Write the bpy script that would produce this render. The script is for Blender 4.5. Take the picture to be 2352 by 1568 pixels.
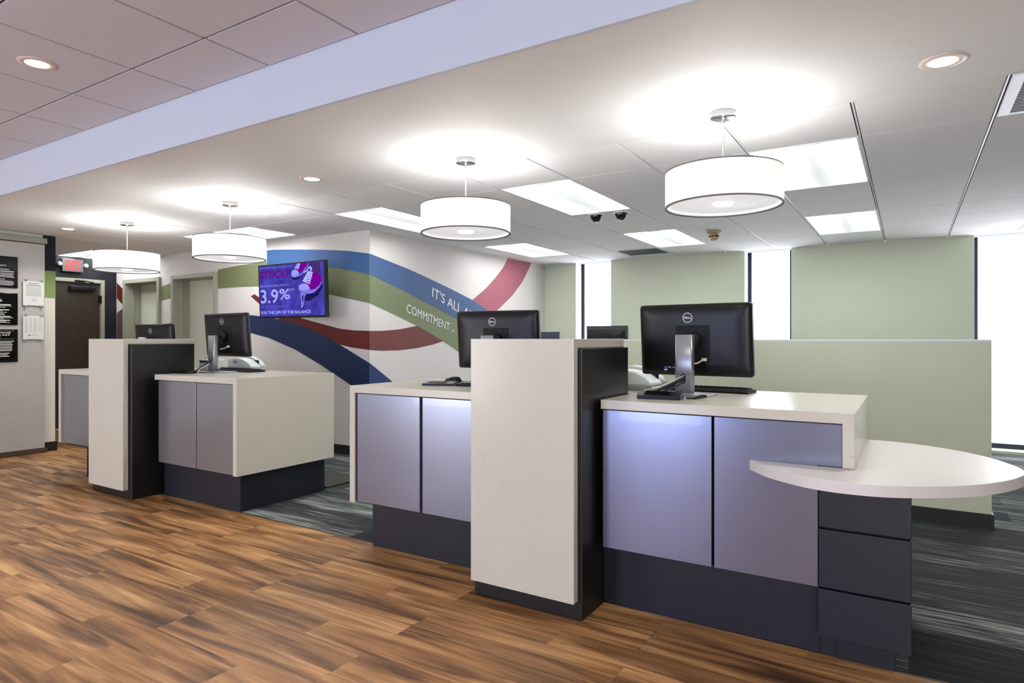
import bpy, bmesh, math, random
from mathutils import Vector, Matrix
random.seed(7)
PI = math.pi
for o in list(bpy.data.objects): bpy.data.objects.remove(o)
sc = bpy.context.scene
C = sc.collection

# ------------------------------------------------------------------ camera
F_PX = 1462.0
YAW = math.atan(911 / F_PX)
cam_d = bpy.data.cameras.new('camera'); cam = bpy.data.objects.new('camera', cam_d); C.objects.link(cam)
cam.location = (0, 0, 1.25)
cam.rotation_euler = (PI / 2, 0, YAW)
cam_d.sensor_width = 36; cam_d.lens = 36 * F_PX / 2352
cam_d.shift_y = -6 / 2352
cam_d.clip_start = 0.02; cam_d.clip_end = 100
sc.camera = cam

# ------------------------------------------------------------------ world, exposure, big lights
w = bpy.data.worlds.new('world'); sc.world = w; w.use_nodes = True
w.node_tree.nodes['Background'].inputs[0].default_value = (0.75, 0.82, 1.0, 1)
w.node_tree.nodes['Background'].inputs[1].default_value = 0.6
sc.view_settings.view_transform = 'Standard'; sc.view_settings.look = 'None'
sc.view_settings.exposure = 0.84; sc.view_settings.gamma = 1.0
sc.view_settings.use_curve_mapping = False

E_TROFFER = 5.8
E_WINDOW = 3.2
E_FRONT = 4.2
E_DOWN = 26.0
E_PEND = 7.0

def area(name, loc, rot, sx, sy, power, col):
    d = bpy.data.lights.new(name, 'AREA'); d.shape = 'RECTANGLE'; d.size = sx; d.size_y = sy
    d.energy = power; d.color = col
    o = bpy.data.objects.new(name, d); C.objects.link(o); o.location = loc; o.rotation_euler = rot
    return o
# daylight at unseen storefront glass behind the camera; last two lamps are added fill
area('daylight_and_fill_front', (-2.9, -2.88, 1.25), (PI / 2, 0, PI), 1.25, 2.2, 15, (0.80, 0.86, 1.0))
area('daylight_and_fill_front', (1.3, -2.88, 1.25), (PI / 2, 0, PI), 2.4, 2.2, 42, (0.93, 0.96, 1.0))
area('daylight_and_fill_front', (-6.3, -2.88, 1.25), (PI / 2, 0, PI), 2.0, 2.2, 40, (0.97, 0.98, 1.0))

# ------------------------------------------------------------------ materials
def lin(c):
    return tuple(((v / 255) / 12.92 if v / 255 <= 0.04045 else ((v / 255 + 0.055) / 1.055) ** 2.4) for v in c) + (1,)
M = {}
def nt(name):
    m = bpy.data.materials.new(name); m.use_nodes = True
    t = m.node_tree; b = t.nodes['Principled BSDF']; M[name] = m
    return m, t, b
def mat(name, col, rough=0.5, metal=0.0, coat=0.0, emis=None, es=0.0, spec=0.5, noise=0.0, nscale=8.0, bump=0.0, bscale=200.0, aniso=None):
    m, t, b = nt(name)
    c = lin(col)
    b.inputs['Base Color'].default_value = c
    b.inputs['Roughness'].default_value = rough; b.inputs['Metallic'].default_value = metal
    b.inputs['Coat Weight'].default_value = coat; b.inputs['Specular IOR Level'].default_value = spec
    if emis: b.inputs['Emission Color'].default_value = lin(emis); b.inputs['Emission Strength'].default_value = es
    tc = t.nodes.new('ShaderNodeTexCoord'); mp = t.nodes.new('ShaderNodeMapping')
    t.links.new(tc.outputs['Object'], mp.inputs['Vector'])
    if aniso: mp.inputs['Scale'].default_value = aniso
    if noise:
        n = t.nodes.new('ShaderNodeTexNoise'); n.inputs['Scale'].default_value = nscale; n.inputs['Detail'].default_value = 6
        t.links.new(mp.outputs['Vector'], n.inputs['Vector'])
        r = t.nodes.new('ShaderNodeMapRange'); r.inputs['From Min'].default_value = 0.3; r.inputs['From Max'].default_value = 0.7
        r.inputs['To Min'].default_value = 1 - noise; r.inputs['To Max'].default_value = 1 + noise
        t.links.new(n.outputs['Fac'], r.inputs['Value'])
        x = t.nodes.new('ShaderNodeVectorMath'); x.operation = 'SCALE'; x.inputs[0].default_value = c[:3]
        t.links.new(r.outputs['Result'], x.inputs['Scale']); t.links.new(x.outputs['Vector'], b.inputs['Base Color'])
    if bump:
        n2 = t.nodes.new('ShaderNodeTexNoise'); n2.inputs['Scale'].default_value = bscale; n2.inputs['Detail'].default_value = 3
        t.links.new(mp.outputs['Vector'], n2.inputs['Vector'])
        bp = t.nodes.new('ShaderNodeBump'); bp.inputs['Strength'].default_value = bump; bp.inputs['Distance'].default_value = 0.002
        t.links.new(n2.outputs['Fac'], bp.inputs['Height']); t.links.new(bp.outputs['Normal'], b.inputs['Normal'])
    return m

mat('plaster', (226, 226, 226), 0.7, noise=0.01)
mat('fascia', (204, 212, 226), 0.6)
mat('tile', (232, 230, 230), 0.9, noise=0.05, nscale=260, bump=0.3, bscale=420)
mat('tile_lobby', (214, 212, 216), 0.9, noise=0.07, nscale=260, bump=0.4, bscale=420)
mat('gap', (52, 46, 44), 0.9)
mat('tbar', (235, 236, 242), 0.35)
mat('sage', (208, 214, 190), 0.75, noise=0.015, nscale=3)
mat('partition_paint', (200, 204, 180), 0.7, noise=0.015, nscale=3)
mat('wallpaper', (212, 207, 202), 0.75, noise=0.03, nscale=60, bump=0.15, bscale=300, aniso=(1, 1, 0.15))
mat('navy_paint', (17, 18, 32), 0.7)
mat('green_paint', (134, 158, 96), 0.7)
mat('beige_wall', (222, 220, 208), 0.7)
mat('lobby_wall', (150, 145, 138), 0.8)
mat('rubber_base', (18, 18, 18), 0.5)
mat('door_frame', (156, 158, 140), 0.45)
mat('door_slab', (196, 198, 180), 0.5, noise=0.02)
mat('door_wood', (50, 40, 28), 0.5, noise=0.25, nscale=14, aniso=(1, 6, 0.5))
mat('laminate', (142, 148, 170), 0.24, metal=0.75, coat=0.35)
mat('laminate_silver', (146, 147, 152), 0.25, metal=0.6, coat=0.35)
mat('navy_laminate', (20, 22, 35), 0.5, noise=0.12, nscale=120, aniso=(1, 1, 0.12))
mat('black_laminate', (21, 20, 21), 0.42, noise=0.10, nscale=120, aniso=(1, 1, 0.12))
mat('black_gap', (10, 9, 9), 0.8)
mat('edge_metal', (92, 80, 68), 0.45, metal=0.6)
mat('table_top', (216, 212, 208), 0.38)
mat('plastic_black', (10, 10, 12), 0.34, spec=0.35)
mat('plastic_black_matte', (14, 14, 15), 0.55, spec=0.3)
mat('screen_glass', (8, 8, 10), 0.08)
mat('aluminium', (170, 172, 180), 0.36, metal=0.9)
mat('canopy_white', (150, 150, 150), 0.4)
mat('chrome', (210, 210, 215), 0.08, metal=1.0)
mat('logo_white', (225, 225, 225), 0.4, emis=(225, 225, 225), es=0.0)
mat('white_plastic', (214, 220, 216), 0.4)
mat('grey_plastic', (150, 152, 148), 0.45)
mat('beige_plastic', (176, 160, 112), 0.5)
mat('dark_glass', (6, 6, 8), 0.06, coat=0.5)
mat('sign_face', (98, 92, 92), 0.4, metal=0.3)
mat('exit_red', (190, 30, 34), 0.5, emis=(255, 60, 66), es=0.42)
mat('plaque_black', (5, 5, 6), 0.12, spec=0.25)
mat('plaque_white', (222, 222, 218), 0.5)
mat('paper', (214, 218, 212), 0.35, coat=0.4)
mat('ink', (168, 172, 168), 0.6)
mat('ink_dark', (110, 112, 112), 0.6)
mat('brushed', (186, 183, 177), 0.42, metal=0.25, noise=0.06, nscale=9, aniso=(1, 1.2, 22))
mat('shade', (240, 240, 236), 0.8, emis=(255, 255, 250), es=0.26)
mat('shade_trim', (110, 110, 110), 0.6)
mat('diffuser', (235, 235, 238), 0.6, emis=(250, 250, 255), es=0.26)
mat('glow', (255, 255, 255), 0.5, emis=(255, 255, 255), es=1.6)
mat('troffer_lit', (240, 240, 240), 0.6, emis=(250, 252, 255), es=E_TROFFER)
mat('basket_lit', (130, 132, 132), 0.6, emis=(246, 250, 250), es=0.42)
mat('down_lit', (255, 255, 255), 0.5, emis=(255, 244, 232), es=6.0)
mat('down_trim', (232, 214, 204), 0.4)
mat('window_lit', (255, 255, 255), 0.5, emis=(244, 248, 255), es=E_WINDOW)
mat('window_hem', (255, 255, 255), 0.5, emis=(232, 240, 255), es=1.0)
mat('front_lit', (255, 255, 255), 0.5, emis=(182, 198, 255), es=E_FRONT)
mat('front_fill', (255, 255, 255), 0.5, emis=(232, 236, 248), es=E_FRONT * 0.5)  # glow of the two added front windows
mat('frame_dark', (34, 40, 56), 0.35, metal=0.4)
mat('reveal', (225, 228, 236), 0.5)
mat('vent_dark', (12, 12, 12), 0.8)
mat('vent_white', (226, 228, 238), 0.4)
mat('grille_grey', (62, 66, 64), 0.7)
mat('desk_top', (150, 130, 110), 0.5)
mat('floor_mat', (44, 46, 42), 0.5)
mat('cable_black', (14, 14, 16), 0.4)
mat('cable_blue', (24, 26, 60), 0.4)
mat('cable_white', (215, 205, 200), 0.5)
mat('sticker', (90, 60, 150), 0.5)

def stone(name, col, veins=0.5):
    m, t, b = nt(name); L = t.links
    tc = t.nodes.new('ShaderNodeTexCoord')
    n1 = t.nodes.new('ShaderNodeTexNoise'); n1.inputs['Scale'].default_value = 3.0; n1.inputs['Detail'].default_value = 5
    L.new(tc.outputs['Object'], n1.inputs['Vector'])
    n2 = t.nodes.new('ShaderNodeTexNoise'); n2.inputs['Scale'].default_value = 9.0; n2.inputs['Detail'].default_value = 8; n2.inputs['Distortion'].default_value = 1.6
    L.new(tc.outputs['Object'], n2.inputs['Vector'])
    # thin broken veins where the noise crosses 0.5
    s = t.nodes.new('ShaderNodeMath'); s.operation = 'SUBTRACT'; s.inputs[1].default_value = 0.5; L.new(n2.outputs['Fac'], s.inputs[0])
    a = t.nodes.new('ShaderNodeMath'); a.operation = 'ABSOLUTE'; L.new(s.outputs[0], a.inputs[0])
    r = t.nodes.new('ShaderNodeMapRange'); r.inputs['From Min'].default_value = 0.0; r.inputs['From Max'].default_value = 0.0045
    r.inputs['To Min'].default_value = 1; r.inputs['To Max'].default_value = 0; L.new(a.outputs[0], r.inputs['Value'])
    n3 = t.nodes.new('ShaderNodeTexNoise'); n3.inputs['Scale'].default_value = 11; L.new(tc.outputs['Object'], n3.inputs['Vector'])
    r3 = t.nodes.new('ShaderNodeMapRange'); r3.inputs['From Min'].default_value = 0.56; r3.inputs['From Max'].default_value = 0.66; L.new(n3.outputs['Fac'], r3.inputs['Value'])
    mu = t.nodes.new('ShaderNodeMath'); mu.operation = 'MULTIPLY'; L.new(r.outputs[0], mu.inputs[0]); L.new(r3.outputs[0], mu.inputs[1])
    mu2 = t.nodes.new('ShaderNodeMath'); mu2.operation = 'MULTIPLY'; mu2.inputs[1].default_value = veins; L.new(mu.outputs[0], mu2.inputs[0])
    base = t.nodes.new('ShaderNodeMix'); base.data_type = 'RGBA'
    c = lin(col); c2 = tuple(v * 0.93 for v in c[:3]) + (1,)
    base.inputs[6].default_value = c; base.inputs[7].default_value = c2; L.new(n1.outputs['Fac'], base.inputs[0])
    mx = t.nodes.new('ShaderNodeMix'); mx.data_type = 'RGBA'; mx.inputs[7].default_value = lin((128, 116, 96))
    L.new(mu2.outputs[0], mx.inputs[0]); L.new(base.outputs[2], mx.inputs[6]); L.new(mx.outputs[2], b.inputs['Base Color'])
    b.inputs['Roughness'].default_value = 0.22; b.inputs['Specular IOR Level'].default_value = 0.5
stone('quartz', (205, 201, 186))

def wood_floor():
    m, t, b = nt('wood_floor'); L = t.links; N = t.nodes.new
    tc = N('ShaderNodeTexCoord')
    br = N('ShaderNodeTexBrick'); br.offset = 0.37; br.offset_frequency = 3; br.squash = 1
    br.inputs['Color1'].default_value = (0, 0, 0, 1); br.inputs['Color2'].default_value = (1, 1, 1, 1); br.inputs['Mortar'].default_value = (0.5, 0.5, 0.5, 1)
    br.inputs['Scale'].default_value = 1; br.inputs['Mortar Size'].default_value = 0.0007; br.inputs['Brick Width'].default_value = 0.92; br.inputs['Row Height'].default_value = 0.152
    L.new(tc.outputs['Object'], br.inputs['Vector'])
    sep = N('ShaderNodeSeparateXYZ'); L.new(tc.outputs['Object'], sep.inputs[0])
    rnd = N('ShaderNodeRGBToBW'); L.new(br.outputs['Color'], rnd.inputs[0])
    cmb = N('ShaderNodeCombineXYZ')
    k = N('ShaderNodeMath'); k.operation = 'MULTIPLY'; k.inputs[1].default_value = 37.0; L.new(rnd.outputs[0], k.inputs[0])
    L.new(sep.outputs['X'], cmb.inputs[0]); L.new(sep.outputs['Y'], cmb.inputs[1]); L.new(k.outputs[0], cmb.inputs[2])
    def noise(sx, sy, sz, scale, det, dist):
        mp = N('ShaderNodeMapping'); mp.inputs['Scale'].default_value = (sx, sy, sz); L.new(cmb.outputs[0], mp.inputs[0])
        n = N('ShaderNodeTexNoise'); n.inputs['Scale'].default_value = scale; n.inputs['Detail'].default_value = det; n.inputs['Distortion'].default_value = dist
        L.new(mp.outputs[0], n.inputs['Vector']); return n
    big = noise(1.0, 9.0, 1, 1.3, 3, 0.7)
    fine = noise(2.0, 60.0, 1, 1.6, 5, 0.3)
    ramp = N('ShaderNodeValToRGB'); e = ramp.color_ramp.elements
    e[0].position = 0.33; e[0].color = lin((78, 52, 33)); e[1].position = 0.68; e[1].color = lin((212, 164, 110))
    q = ramp.color_ramp.elements.new(0.42); q.color = lin((118, 82, 50))
    q = ramp.color_ramp.elements.new(0.52); q.color = lin((164, 118, 73))
    med = noise(0.7, 20.0, 1, 1.3, 4, 1.0)
    mb_ = N('ShaderNodeMix'); mb_.data_type = 'FLOAT'; mb_.inputs[0].default_value = 0.30
    L.new(big.outputs['Fac'], mb_.inputs[2]); L.new(med.outputs['Fac'], mb_.inputs[3]); L.new(mb_.outputs[0], ramp.inputs[0])
    mr = N('ShaderNodeMapRange'); mr.inputs['From Min'].default_value = 0.3; mr.inputs['From Max'].default_value = 0.7; mr.inputs['To Min'].default_value = 0.84; mr.inputs['To Max'].default_value = 1.12
    L.new(fine.outputs['Fac'], mr.inputs[0])
    mr2 = N('ShaderNodeMapRange'); mr2.inputs['To Min'].default_value = 0.86; mr2.inputs['To Max'].default_value = 1.12; L.new(rnd.outputs[0], mr2.inputs[0])
    m1 = N('ShaderNodeMath'); m1.operation = 'MULTIPLY'; L.new(mr.outputs[0], m1.inputs[0]); L.new(mr2.outputs[0], m1.inputs[1])
    fm = N('ShaderNodeMath'); fm.operation = 'MULTIPLY_ADD'; fm.inputs[1].default_value = -0.45; fm.inputs[2].default_value = 1.0; L.new(br.outputs['Fac'], fm.inputs[0])
    m2 = N('ShaderNodeMath'); m2.operation = 'MULTIPLY'; L.new(m1.outputs[0], m2.inputs[0]); L.new(fm.outputs[0], m2.inputs[1])
    sc_ = N('ShaderNodeVectorMath'); sc_.operation = 'SCALE'; L.new(ramp.outputs[0], sc_.inputs[0]); L.new(m2.outputs[0], sc_.inputs['Scale'])
    L.new(sc_.outputs['Vector'], b.inputs['Base Color'])
    b.inputs['Roughness'].default_value = 0.42; b.inputs['Specular IOR Level'].default_value = 0.35
    bp = N('ShaderNodeBump'); bp.inputs['Strength'].default_value = 0.12; bp.inputs['Distance'].default_value = 0.001
    L.new(fine.outputs['Fac'], bp.inputs['Height']); L.new(bp.outputs['Normal'], b.inputs['Normal'])
wood_floor()

def carpet():
    m, t, b = nt('carpet'); L = t.links; N = t.nodes.new
    tc = N('ShaderNodeTexCoord')
    br = N('ShaderNodeTexBrick'); br.offset = 0.4; br.offset_frequency = 2
    br.inputs['Color1'].default_value = (0, 0, 0, 1); br.inputs['Color2'].default_value = (1, 1, 1, 1)
    br.inputs['Mortar Size'].default_value = 0.0; br.inputs['Brick Width'].default_value = 1.0; br.inputs['Row Height'].default_value = 0.25; br.inputs['Scale'].default_value = 1
    L.new(tc.outputs['Object'], br.inputs['Vector'])
    rnd = N('ShaderNodeRGBToBW'); L.new(br.outputs['Color'], rnd.inputs[0])
    mp = N('ShaderNodeMapping'); mp.inputs['Scale'].default_value = (1.2, 46, 1); L.new(tc.outputs['Object'], mp.inputs[0])
    n = N('ShaderNodeTexNoise'); n.inputs['Scale'].default_value = 2.2; n.inputs['Detail'].default_value = 6; L.new(mp.outputs[0], n.inputs['Vector'])
    mpb = N('ShaderNodeMapping'); mpb.inputs['Scale'].default_value = (0.8, 7, 1); L.new(tc.outputs['Object'], mpb.inputs[0])
    nb = N('ShaderNodeTexNoise'); nb.inputs['Scale'].default_value = 1.4; nb.inputs['Detail'].default_value = 2; L.new(mpb.outputs[0], nb.inputs['Vector'])
    n2 = N('ShaderNodeTexNoise'); n2.inputs['Scale'].default_value = 300; L.new(tc.outputs['Object'], n2.inputs['Vector'])
    add = N('ShaderNodeMath'); add.operation = 'MULTIPLY_ADD'; add.inputs[1].default_value = 0.22; L.new(rnd.outputs[0], add.inputs[0]); L.new(n.outputs['Fac'], add.inputs[2])
    add2 = N('ShaderNodeMath'); add2.operation = 'MULTIPLY_ADD'; add2.inputs[1].default_value = 0.36; L.new(nb.outputs['Fac'], add2.inputs[0]); L.new(add.outputs[0], add2.inputs[2])
    add3 = N('ShaderNodeMath'); add3.operation = 'MULTIPLY_ADD'; add3.inputs[1].default_value = 0.18; L.new(n2.outputs['Fac'], add3.inputs[0]); L.new(add2.outputs[0], add3.inputs[2])
    ramp = N('ShaderNodeValToRGB'); e = ramp.color_ramp.elements
    e[0].position = 0.66; e[0].color = lin((50, 53, 54)); e[1].position = 1.18; e[1].color = lin((152, 160, 152))
    e[1].position = 1.0
    q = e.new(0.84); q.color = lin((66, 70, 70))
    sub = N('ShaderNodeMath'); sub.operation = 'SUBTRACT'; sub.inputs[1].default_value = 0.08; L.new(add3.outputs[0], sub.inputs[0])
    L.new(sub.outputs[0], ramp.inputs[0]); L.new(ramp.outputs[0], b.inputs['Base Color'])
    b.inputs['Roughness'].default_value = 0.95; b.inputs['Specular IOR Level'].default_value = 0.1
    bp = N('ShaderNodeBump'); bp.inputs['Strength'].default_value = 0.5; bp.inputs['Distance'].default_value = 0.003
    L.new(n2.outputs['Fac'], bp.inputs['Height']); L.new(bp.outputs['Normal'], b.inputs['Normal'])
carpet()

def mural_mat(name, c1, c2, y0, y1, axis):
    """printed gradient band: colour runs from c1 to c2 along the wall"""
    m, t, b = nt(name); L = t.links; N = t.nodes.new
    tc = N('ShaderNodeTexCoord'); sep = N('ShaderNodeSeparateXYZ'); L.new(tc.outputs['Object'], sep.inputs[0])
    mr = N('ShaderNodeMapRange'); mr.inputs['From Min'].default_value = y0; mr.inputs['From Max'].default_value = y1
    L.new(sep.outputs[axis], mr.inputs[0])
    mx = N('ShaderNodeMix'); mx.data_type = 'RGBA'; mx.inputs[6].default_value = lin(c1); mx.inputs[7].default_value = lin(c2)
    L.new(mr.outputs[0], mx.inputs[0]); L.new(mx.outputs[2], b.inputs['Base Color'])
    b.inputs['Roughness'].default_value = 0.6
    return name
# colour runs along each band of the print
mural_mat('p_blue_l', (2, 58, 112), (34, 84, 140), -6.5, -4.85, 0)
mural_mat('p_blue_r', (60, 88, 132), (88, 106, 146), 4.9, 7.2, 1)
mural_mat('p_green_l', (124, 124, 92), (112, 120, 82), -8.8, -4.85, 0)
mural_mat('p_green_r', (112, 122, 88), (72, 94, 76), 4.9, 6.4, 1)
mural_mat('p_slate_l', (64, 68, 84), (8, 34, 76), -6.9, -4.9, 0)
mural_mat('p_slate_r', (10, 44, 100), (10, 44, 100), 4.9, 6, 1)
mural_mat('p_red_l', (88, 34, 28), (98, 24, 18), -6.8, -4.85, 0)
mural_mat('p_red_r', (106, 46, 42), (82, 36, 42), 4.9, 6.2, 1)
mural_mat('p_pink_r', (158, 84, 98), (128, 66, 78), 6.7, 8.3, 1)
mat('p_dark_red', (92, 24, 22), 0.6)
mat('p_mauve', (96, 76, 78), 0.6)
mat('p_white', (222, 222, 220), 0.6)

def em(name, col, s=0.62):
    m = bpy.data.materials.new(name); m.use_nodes = True; t = m.node_tree; t.nodes.clear()
    e = t.nodes.new('ShaderNodeEmission'); e.inputs[0].default_value = lin(col); e.inputs[1].default_value = s
    o = t.nodes.new('ShaderNodeOutputMaterial'); t.links.new(e.outputs[0], o.inputs[0]); M[name] = m
em('s_text', (168, 168, 250)); em('s_text_dim', (128, 126, 215)); em('s_stuck', (106, 14, 130)); em('s_shoe', (112, 6, 140))
em('s_toe', (150, 150, 240)); em('s_sole', (128, 118, 222)); em('s_shadow', (28, 24, 74)); em('s_leg', (70, 44, 110)); em('s_lace', (176, 180, 250)); em('s_logo', (104, 96, 196))
def screen_bg():
    m = bpy.data.materials.new('s_bg'); m.use_nodes = True; t = m.node_tree; t.nodes.clear()
    tc = t.nodes.new('ShaderNodeTexCoord'); n = t.nodes.new('ShaderNodeTexNoise'); n.inputs['Scale'].default_value = 7; n.inputs['Detail'].default_value = 8
    t.links.new(tc.outputs['Object'], n.inputs['Vector'])
    r = t.nodes.new('ShaderNodeValToRGB'); r.color_ramp.elements[0].position = 0.3; r.color_ramp.elements[0].color = lin((48, 40, 118)); r.color_ramp.elements[1].position = 0.7; r.color_ramp.elements[1].color = lin((76, 72, 190))
    t.links.new(n.outputs['Fac'], r.inputs[0])
    e = t.nodes.new('ShaderNodeEmission'); t.links.new(r.outputs[0], e.inputs[0]); e.inputs[1].default_value = 0.62
    o = t.nodes.new('ShaderNodeOutputMaterial'); t.links.new(e.outputs[0], o.inputs[0]); M['s_bg'] = m
screen_bg()

# ------------------------------------------------------------------ mesh builder
class MB:
    def __init__(s): s.bm = bmesh.new(); s.mats = []
    def _mi(s, m):
        if m not in s.mats: s.mats.append(m)
        return s.mats.index(m)
    def _faces(s, fs, m, smooth=False):
        i = s._mi(m)
        for f in fs: f.material_index = i; f.smooth = smooth
    def box(s, a, b, m, bev=0.0, seg=2):
        x0, x1 = sorted((a[0], b[0])); y0, y1 = sorted((a[1], b[1])); z0, z1 = sorted((a[2], b[2]))
        vs = [s.bm.verts.new(p) for p in ((x0, y0, z0), (x1, y0, z0), (x1, y1, z0), (x0, y1, z0), (x0, y0, z1), (x1, y0, z1), (x1, y1, z1), (x0, y1, z1))]
        fs = [s.bm.faces.new([vs[i] for i in q]) for q in ((0, 3, 2, 1), (4, 5, 6, 7), (0, 1, 5, 4), (1, 2, 6, 5), (2, 3, 7, 6), (3, 0, 4, 7))]
        s._faces(fs, m)
        if bev:
            es = list({e for f in fs for e in f.edges})
            r = bmesh.ops.bevel(s.bm, geom=es, offset=bev, segments=seg, affect='EDGES', profile=0.5)
            s._faces(r['faces'], m)
        return s
    def prism(s, pts, lo, hi, m, axis='z', smooth=False, bev=0.0):
        """polygon pts extruded along an axis. axis z: (x,y); y: (x,z); x: (y,z)"""
        def P(p, h): return (p[0], p[1], h) if axis == 'z' else ((p[0], h, p[1]) if axis == 'y' else (h, p[0], p[1]))
        A = [s.bm.verts.new(P(p, lo)) for p in pts]; B = [s.bm.verts.new(P(p, hi)) for p in pts]
        fs = [s.bm.faces.new(A), s.bm.faces.new(B[::-1])]; sd = []
        n = len(pts)
        for i in range(n): sd.append(s.bm.faces.new([A[i], B[i], B[(i + 1) % n], A[(i + 1) % n]][::-1]))
        bmesh.ops.recalc_face_normals(s.bm, faces=fs + sd)
        s._faces(fs, m); s._faces(sd, m, smooth)
        if bev:
            es = [e for e in set(fs[0].edges) | set(fs[1].edges)]
            r = bmesh.ops.bevel(s.bm, geom=es, offset=bev, segments=2, affect='EDGES', profile=0.5); s._faces(r['faces'], m, smooth)
        return s
    def lathe(s, prof, m, c=(0, 0, 0), n=32, smooth=True, cap=False, sx=1, sy=1):
        rings = []
        for r, z in prof:
            if r < 1e-6: rings.append([s.bm.verts.new((c[0], c[1], c[2] + z))])
            else: rings.append([s.bm.verts.new((c[0] + r * sx * math.cos(2 * PI * i / n), c[1] + r * sy * math.sin(2 * PI * i / n), c[2] + z)) for i in range(n)])
        fs = []
        for a, b in zip(rings, rings[1:]):
            for i in range(n):
                j = (i + 1) % n
                if len(a) == 1 and len(b) == 1: continue
                if len(a) == 1: fs.append(s.bm.faces.new([a[0], b[j], b[i]]))
                elif len(b) == 1: fs.append(s.bm.faces.new([a[i], a[j], b[0]]))
                else: fs.append(s.bm.faces.new([a[i], a[j], b[j], b[i]]))
        s._faces(fs, m, smooth); return s
    def tube(s, pts, r, m, n=8, smooth=True):
        pts = [Vector(p) for p in pts]; rings = []
        for i, p in enumerate(pts):
            d = (pts[min(i + 1, len(pts) - 1)] - pts[max(i - 1, 0)]).normalized()
            u = d.cross(Vector((0, 0, 1)))
            if u.length < 1e-3: u = d.cross(Vector((0, 1, 0)))
            u.normalize(); v = d.cross(u)
            rings.append([s.bm.verts.new(p + r * (math.cos(2 * PI * k / n) * u + math.sin(2 * PI * k / n) * v)) for k in range(n)])
        fs = []
        for a, b in zip(rings, rings[1:]):
            for k in range(n): fs.append(s.bm.faces.new([a[k], a[(k + 1) % n], b[(k + 1) % n], b[k]]))
        fs.append(s.bm.faces.new(rings[0])); fs.append(s.bm.faces.new(rings[-1][::-1]))
        s._faces(fs, m, smooth); return s
    def loft(s, rings, m, smooth=True, closed=True):
        R = [[s.bm.verts.new(p) for p in ring] for ring in rings]; fs = []
        n = len(R[0])
        for a, b in zip(R, R[1:]):
            for k in range(n): fs.append(s.bm.faces.new([a[k], a[(k + 1) % n], b[(k + 1) % n], b[k]]))
        if closed: fs.append(s.bm.faces.new(R[0][::-1])); fs.append(s.bm.faces.new(R[-1]))
        bmesh.ops.recalc_face_normals(s.bm, faces=fs)
        s._faces(fs, m, smooth); return s
    def quad(s, ps, m):
        f = s.bm.faces.new([s.bm.verts.new(p) for p in ps]); s._faces([f], m); return s
    def xf(s, mtx): bmesh.ops.transform(s.bm, matrix=mtx, verts=s.bm.verts); return s
    def build(s, name, parent=None, world=False, loc=None):
        me = bpy.data.meshes.new(name)
        if world and parent is not None:
            root = parent
            while root.parent: root = root.parent
            bmesh.ops.translate(s.bm, vec=-Vector(root.location), verts=s.bm.verts)
        s.bm.to_mesh(me); s.bm.free()
        for m in s.mats: me.materials.append(M[m])
        o = bpy.data.objects.new(name, me); C.objects.link(o)
        if parent is not None: o.parent = parent
        if loc: o.location = loc
        return o

def tag(o, label=None, cat=None, group=None, kind=None):
    if label: o['label'] = label
    if cat: o['category'] = cat
    if group: o['group'] = group
    if kind: o['kind'] = kind
    return o
def thing(name, label, cat, loc=(0, 0, 0), rz=0.0, group=None):
    o = bpy.data.objects.new(name, None); C.objects.link(o); o.location = loc; o.rotation_euler = (0, 0, rz)
    o.empty_display_size = 0.1
    return tag(o, label, cat, group)
def struct(name, mb=None, loc=(0, 0, 0)):
    if mb is None:
        o = bpy.data.objects.new(name, None); C.objects.link(o); o.location = loc
    else: o = mb.build(name)
    o['kind'] = 'structure'; return o
def copy_tree(o, parent=None):
    c = o.copy(); C.objects.link(c)
    if parent is not None: c.parent = parent
    for ch in list(o.children): copy_tree(ch, c)
    return c
def relabel(o, label):
    o['label'] = label; return o

def text_bm(mb, s, m, fn, width, height, thick=0.0, bold=0.0):
    """add text s; glyph box scaled to width x height; fn maps (u,v) in metres to a 3D point"""
    cu = bpy.data.curves.new('t', 'FONT'); cu.body = s; cu.resolution_u = 3; cu.offset = bold
    to = bpy.data.objects.new('t', cu); C.objects.link(to)
    dg = bpy.context.evaluated_depsgraph_get(); dg.update()
    me = bpy.data.meshes.new_from_object(to.evaluated_get(dg))
    xs = [v.co.x for v in me.vertices]; ys = [v.co.y for v in me.vertices]
    x0, x1, y0, y1 = min(xs), max(xs), min(ys), max(ys)
    if any(ch in s for ch in ",;'") or True: pass
    kx = width / (x1 - x0); ky = height / (y1 - y0)
    vs = [mb.bm.verts.new(fn((v.co.x - x0) * kx, (v.co.y - y0) * ky)) for v in me.vertices]
    fs = []
    for p in me.polygons:
        try: fs.append(mb.bm.faces.new([vs[i] for i in p.vertices]))
        except ValueError: pass
    mb._faces(fs, m)
    bpy.data.objects.remove(to); bpy.data.curves.remove(cu); bpy.data.meshes.remove(me)
    return mb

# ------------------------------------------------------------------ room dimensions
ZC = 2.40; ZL = 2.68           # tile ceiling / lobby ceiling heights
YB = 8.70                      # back (window) wall
XM = -4.82; YM = 4.90          # mural wall corner
XE = -9.95                     # wall with the exit door
XW = -8.15                     # left wall (plaques)
YS = 3.50; YF = 2.18           # soffit from Y=2.18 to 3.50
XR = 3.4; YFR = -3.0
YC = 2.81                      # wood / carpet border

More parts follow.
